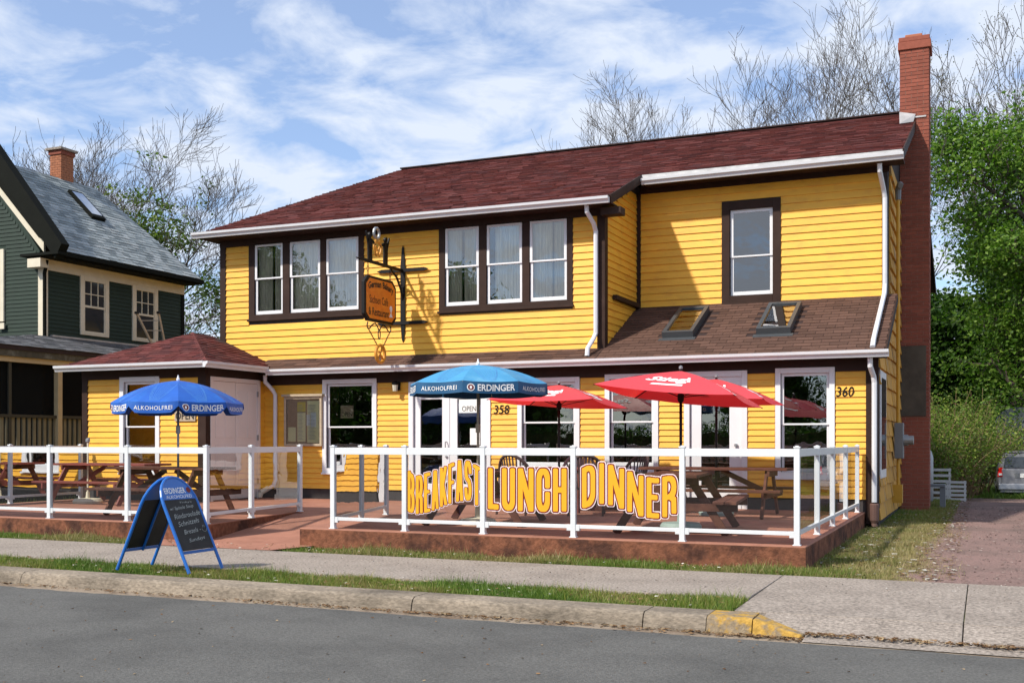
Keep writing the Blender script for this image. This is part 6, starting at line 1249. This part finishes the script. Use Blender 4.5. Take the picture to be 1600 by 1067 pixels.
def litter(name, label, n, fn, cols, size, seed):
    rg = np.random.default_rng(seed); P_ = fn(rg, n); n = len(P_); a = rg.uniform(0, 2*np.pi, n); L_ = size*rg.uniform(0.4, 1.6, n); w = L_*rg.uniform(0.2, 0.7, n)
    ux = np.cos(a)*L_/2; uy = np.sin(a)*L_/2; vx = -np.sin(a)*w/2; vy = np.cos(a)*w/2; z = P_[:, 2]; zz = rg.uniform(0, 0.012, (n, 4))
    q = np.stack([np.stack([P_[:, 0]+sx*ux+sy*vx, P_[:, 1]+sx*uy+sy*vy, z+zz[:, i]], 1) for i, (sx, sy) in enumerate(((-1, -1), (1, -1), (1, 1), (-1, 1)))], 1).reshape(-1, 3)
    col = np.array(cols)[rg.integers(0, len(cols), n)]*rg.uniform(0.6, 1.4, (n, 1)); col = np.concatenate([np.repeat(col, 4, axis=0), np.ones((n*4, 1))], 1)
    me = bpy.data.meshes.new(name); me.from_pydata(q.tolist(), [], np.arange(n*4).reshape(-1, 4).tolist()); ca = me.color_attributes.new('Col', 'FLOAT_COLOR', 'POINT'); ca.data.foreach_set('color', col.astype(np.float32).ravel()); me.materials.append(LITTER); me.update(); o = bpy.data.objects.new(name, me); C.objects.link(o); o['kind'] = 'stuff'; o['label'] = label; o['category'] = 'litter'; return o
BRW = [(0.14, 0.075, 0.035), (0.20, 0.12, 0.06), (0.09, 0.05, 0.025), (0.26, 0.19, 0.11)]
def gut(rg, n):
    x = rg.uniform(-12, 2.0, n); dens = 0.35+0.65*np.clip(np.sin(x*1.1+2)+np.sin(x*2.9)*0.6, 0, 1); k = rg.random(n) < dens*np.where(x > -5.2, 1.0, 0.35); x = x[k]; y = np.where(x < -1.3, 8.765-np.abs(rg.normal(0, 0.07, len(x))), 8.84+rg.normal(0, 0.05, len(x))); return np.stack([x, y, np.where(x < -1.3, -0.118, -0.092)], 1)
litter('gutter_litter', 'brown leaf and grass litter lying along the foot of the kerb', 5200, gut, BRW, 0.030, 1)
litter('strip_litter', 'dry leaves and pale dandelion heads scattered in the grass strips', 900, lambda rg, n: np.stack([rg.uniform(-13, -2.0, n), np.where(rg.random(n) < 0.5, rg.uniform(9.16, 9.98, n), rg.uniform(11.88, 12.45, n)), rg.uniform(0.0, 0.03, n)], 1), BRW+[(0.55, 0.52, 0.45)], 0.03, 7)
litter('walk_grit', 'fine grit and bits lying on the pavement', 700, lambda rg, n: np.stack([rg.uniform(-12, 3, n), rg.uniform(10.0, 11.85, n), np.full(n, 0.001)], 1), [(0.16, 0.13, 0.10), (0.45, 0.42, 0.38), (0.10, 0.08, 0.06)], 0.014, 8)
litter('road_litter', 'scattered straw bits on the asphalt and pavement', 260, lambda rg, n: np.stack([rg.uniform(-9, 3, n), rg.uniform(5, 8.6, n), np.full(n, -0.120)], 1), BRW, 0.020, 2)
litter('lawn_litter', 'dead leaves and pale pebbles in the grass right of the patio', 2600, lambda rg, n: np.stack([rg.uniform(-1.8, -0.3, n), rg.uniform(12, 28, n), np.full(n, 0.0)], 1), BRW+[(0.4, 0.38, 0.33)], 0.045, 3)
litter('drive_pebbles', 'loose pebbles on the gravel driveway', 2600, lambda rg, n: np.stack([rg.uniform(-0.8, 3.0, n), rg.uniform(11.9, 26, n), np.full(n, -0.008)], 1), [(0.20, 0.15, 0.13), (0.32, 0.26, 0.23), (0.12, 0.09, 0.08)], 0.028, 4)
t = thing('dandelion_clump', 'small green weed on the edge of the left patio slab', 'weed', (-13.0, 12.54, DZ)); leaves('leaf', t, [(-13.9+0.03*k, 12.53, DZ+0.02) for k in range(6)], LEAF, 8, (0.03, 0.01, 0.015), 0.07, GRN, 8); t.location = (0, 0, 0)

# ------------------------------------------------------------------ across the street (seen only as reflections in the glass)
hg = thing('hedge', 'tall dense evergreen hedge across the road at the left', 'hedge', (-50, -32, 0)); rh = random.Random(9)
leaves('foliage', hg, [Vector((rh.uniform(-85, -27), -32+rh.uniform(-1.2, 1.2), 8.5*math.sqrt(rh.random()))) for _ in range(3500)], LEAF, 14, (0.5, 0.4, 0.4), 0.5, GRD+GRN[:1], 9); b = MB(); b.box(-85, -27, -32.4, -31.6, 0, 7.6); b.build('branches', SOIL, hg)
leafy('wide low tree closing the view between the shrubs and the maple', 79, (-3.6, 60.0, -0.66), 8.0, 14, 0.32, GRD+GRN[:1], lsp=(0.6, 0.6, 0.4), **dict(MKW, kids=(14, 8, 6, 3), r0=0.3))
hg = thing('hedge', 'clipped hedge on the far side of the road', 'hedge', (-14, -26, 0)); rh = random.Random(6)
leaves('foliage', hg, [Vector((rh.uniform(-34, 8), -26+rh.uniform(-0.6, 0.6), rh.uniform(0.2, 2.3))) for _ in range(2600)], LEAF, 12, (0.25, 0.2, 0.2), 0.2, GRD+GRN[:2], 6); b = MB(); b.box(-34, 8, -26.4, -25.6, 0, 1.9); b.build('branches', SOIL, hg)
for k, (x, y, h, sd) in enumerate([(-12.5, -34, 6.5, 91), (-46, -22, 11, 92), (-31, -22, 9, 93), (-38, -18, 11, 96), (-56, -20, 11, 94), (-66, -16, 11, 95)]):
    leafy(['small tree opposite the right end of the house', 'tall tree opposite the hut window', 'tree opposite the double door', 'broad tree opposite the lamp', 'tree far along the opposite verge', 'last tree of the row on the opposite verge'][k]+' across the road', sd, (x, y, 0), h, 40, 0.30, GRD+GRN[:1], lsp=(0.75, 0.75, 0.55), group='trees across the road', **dict(MKW, levels=3, kids=(13, 8, 6), r0=0.3))
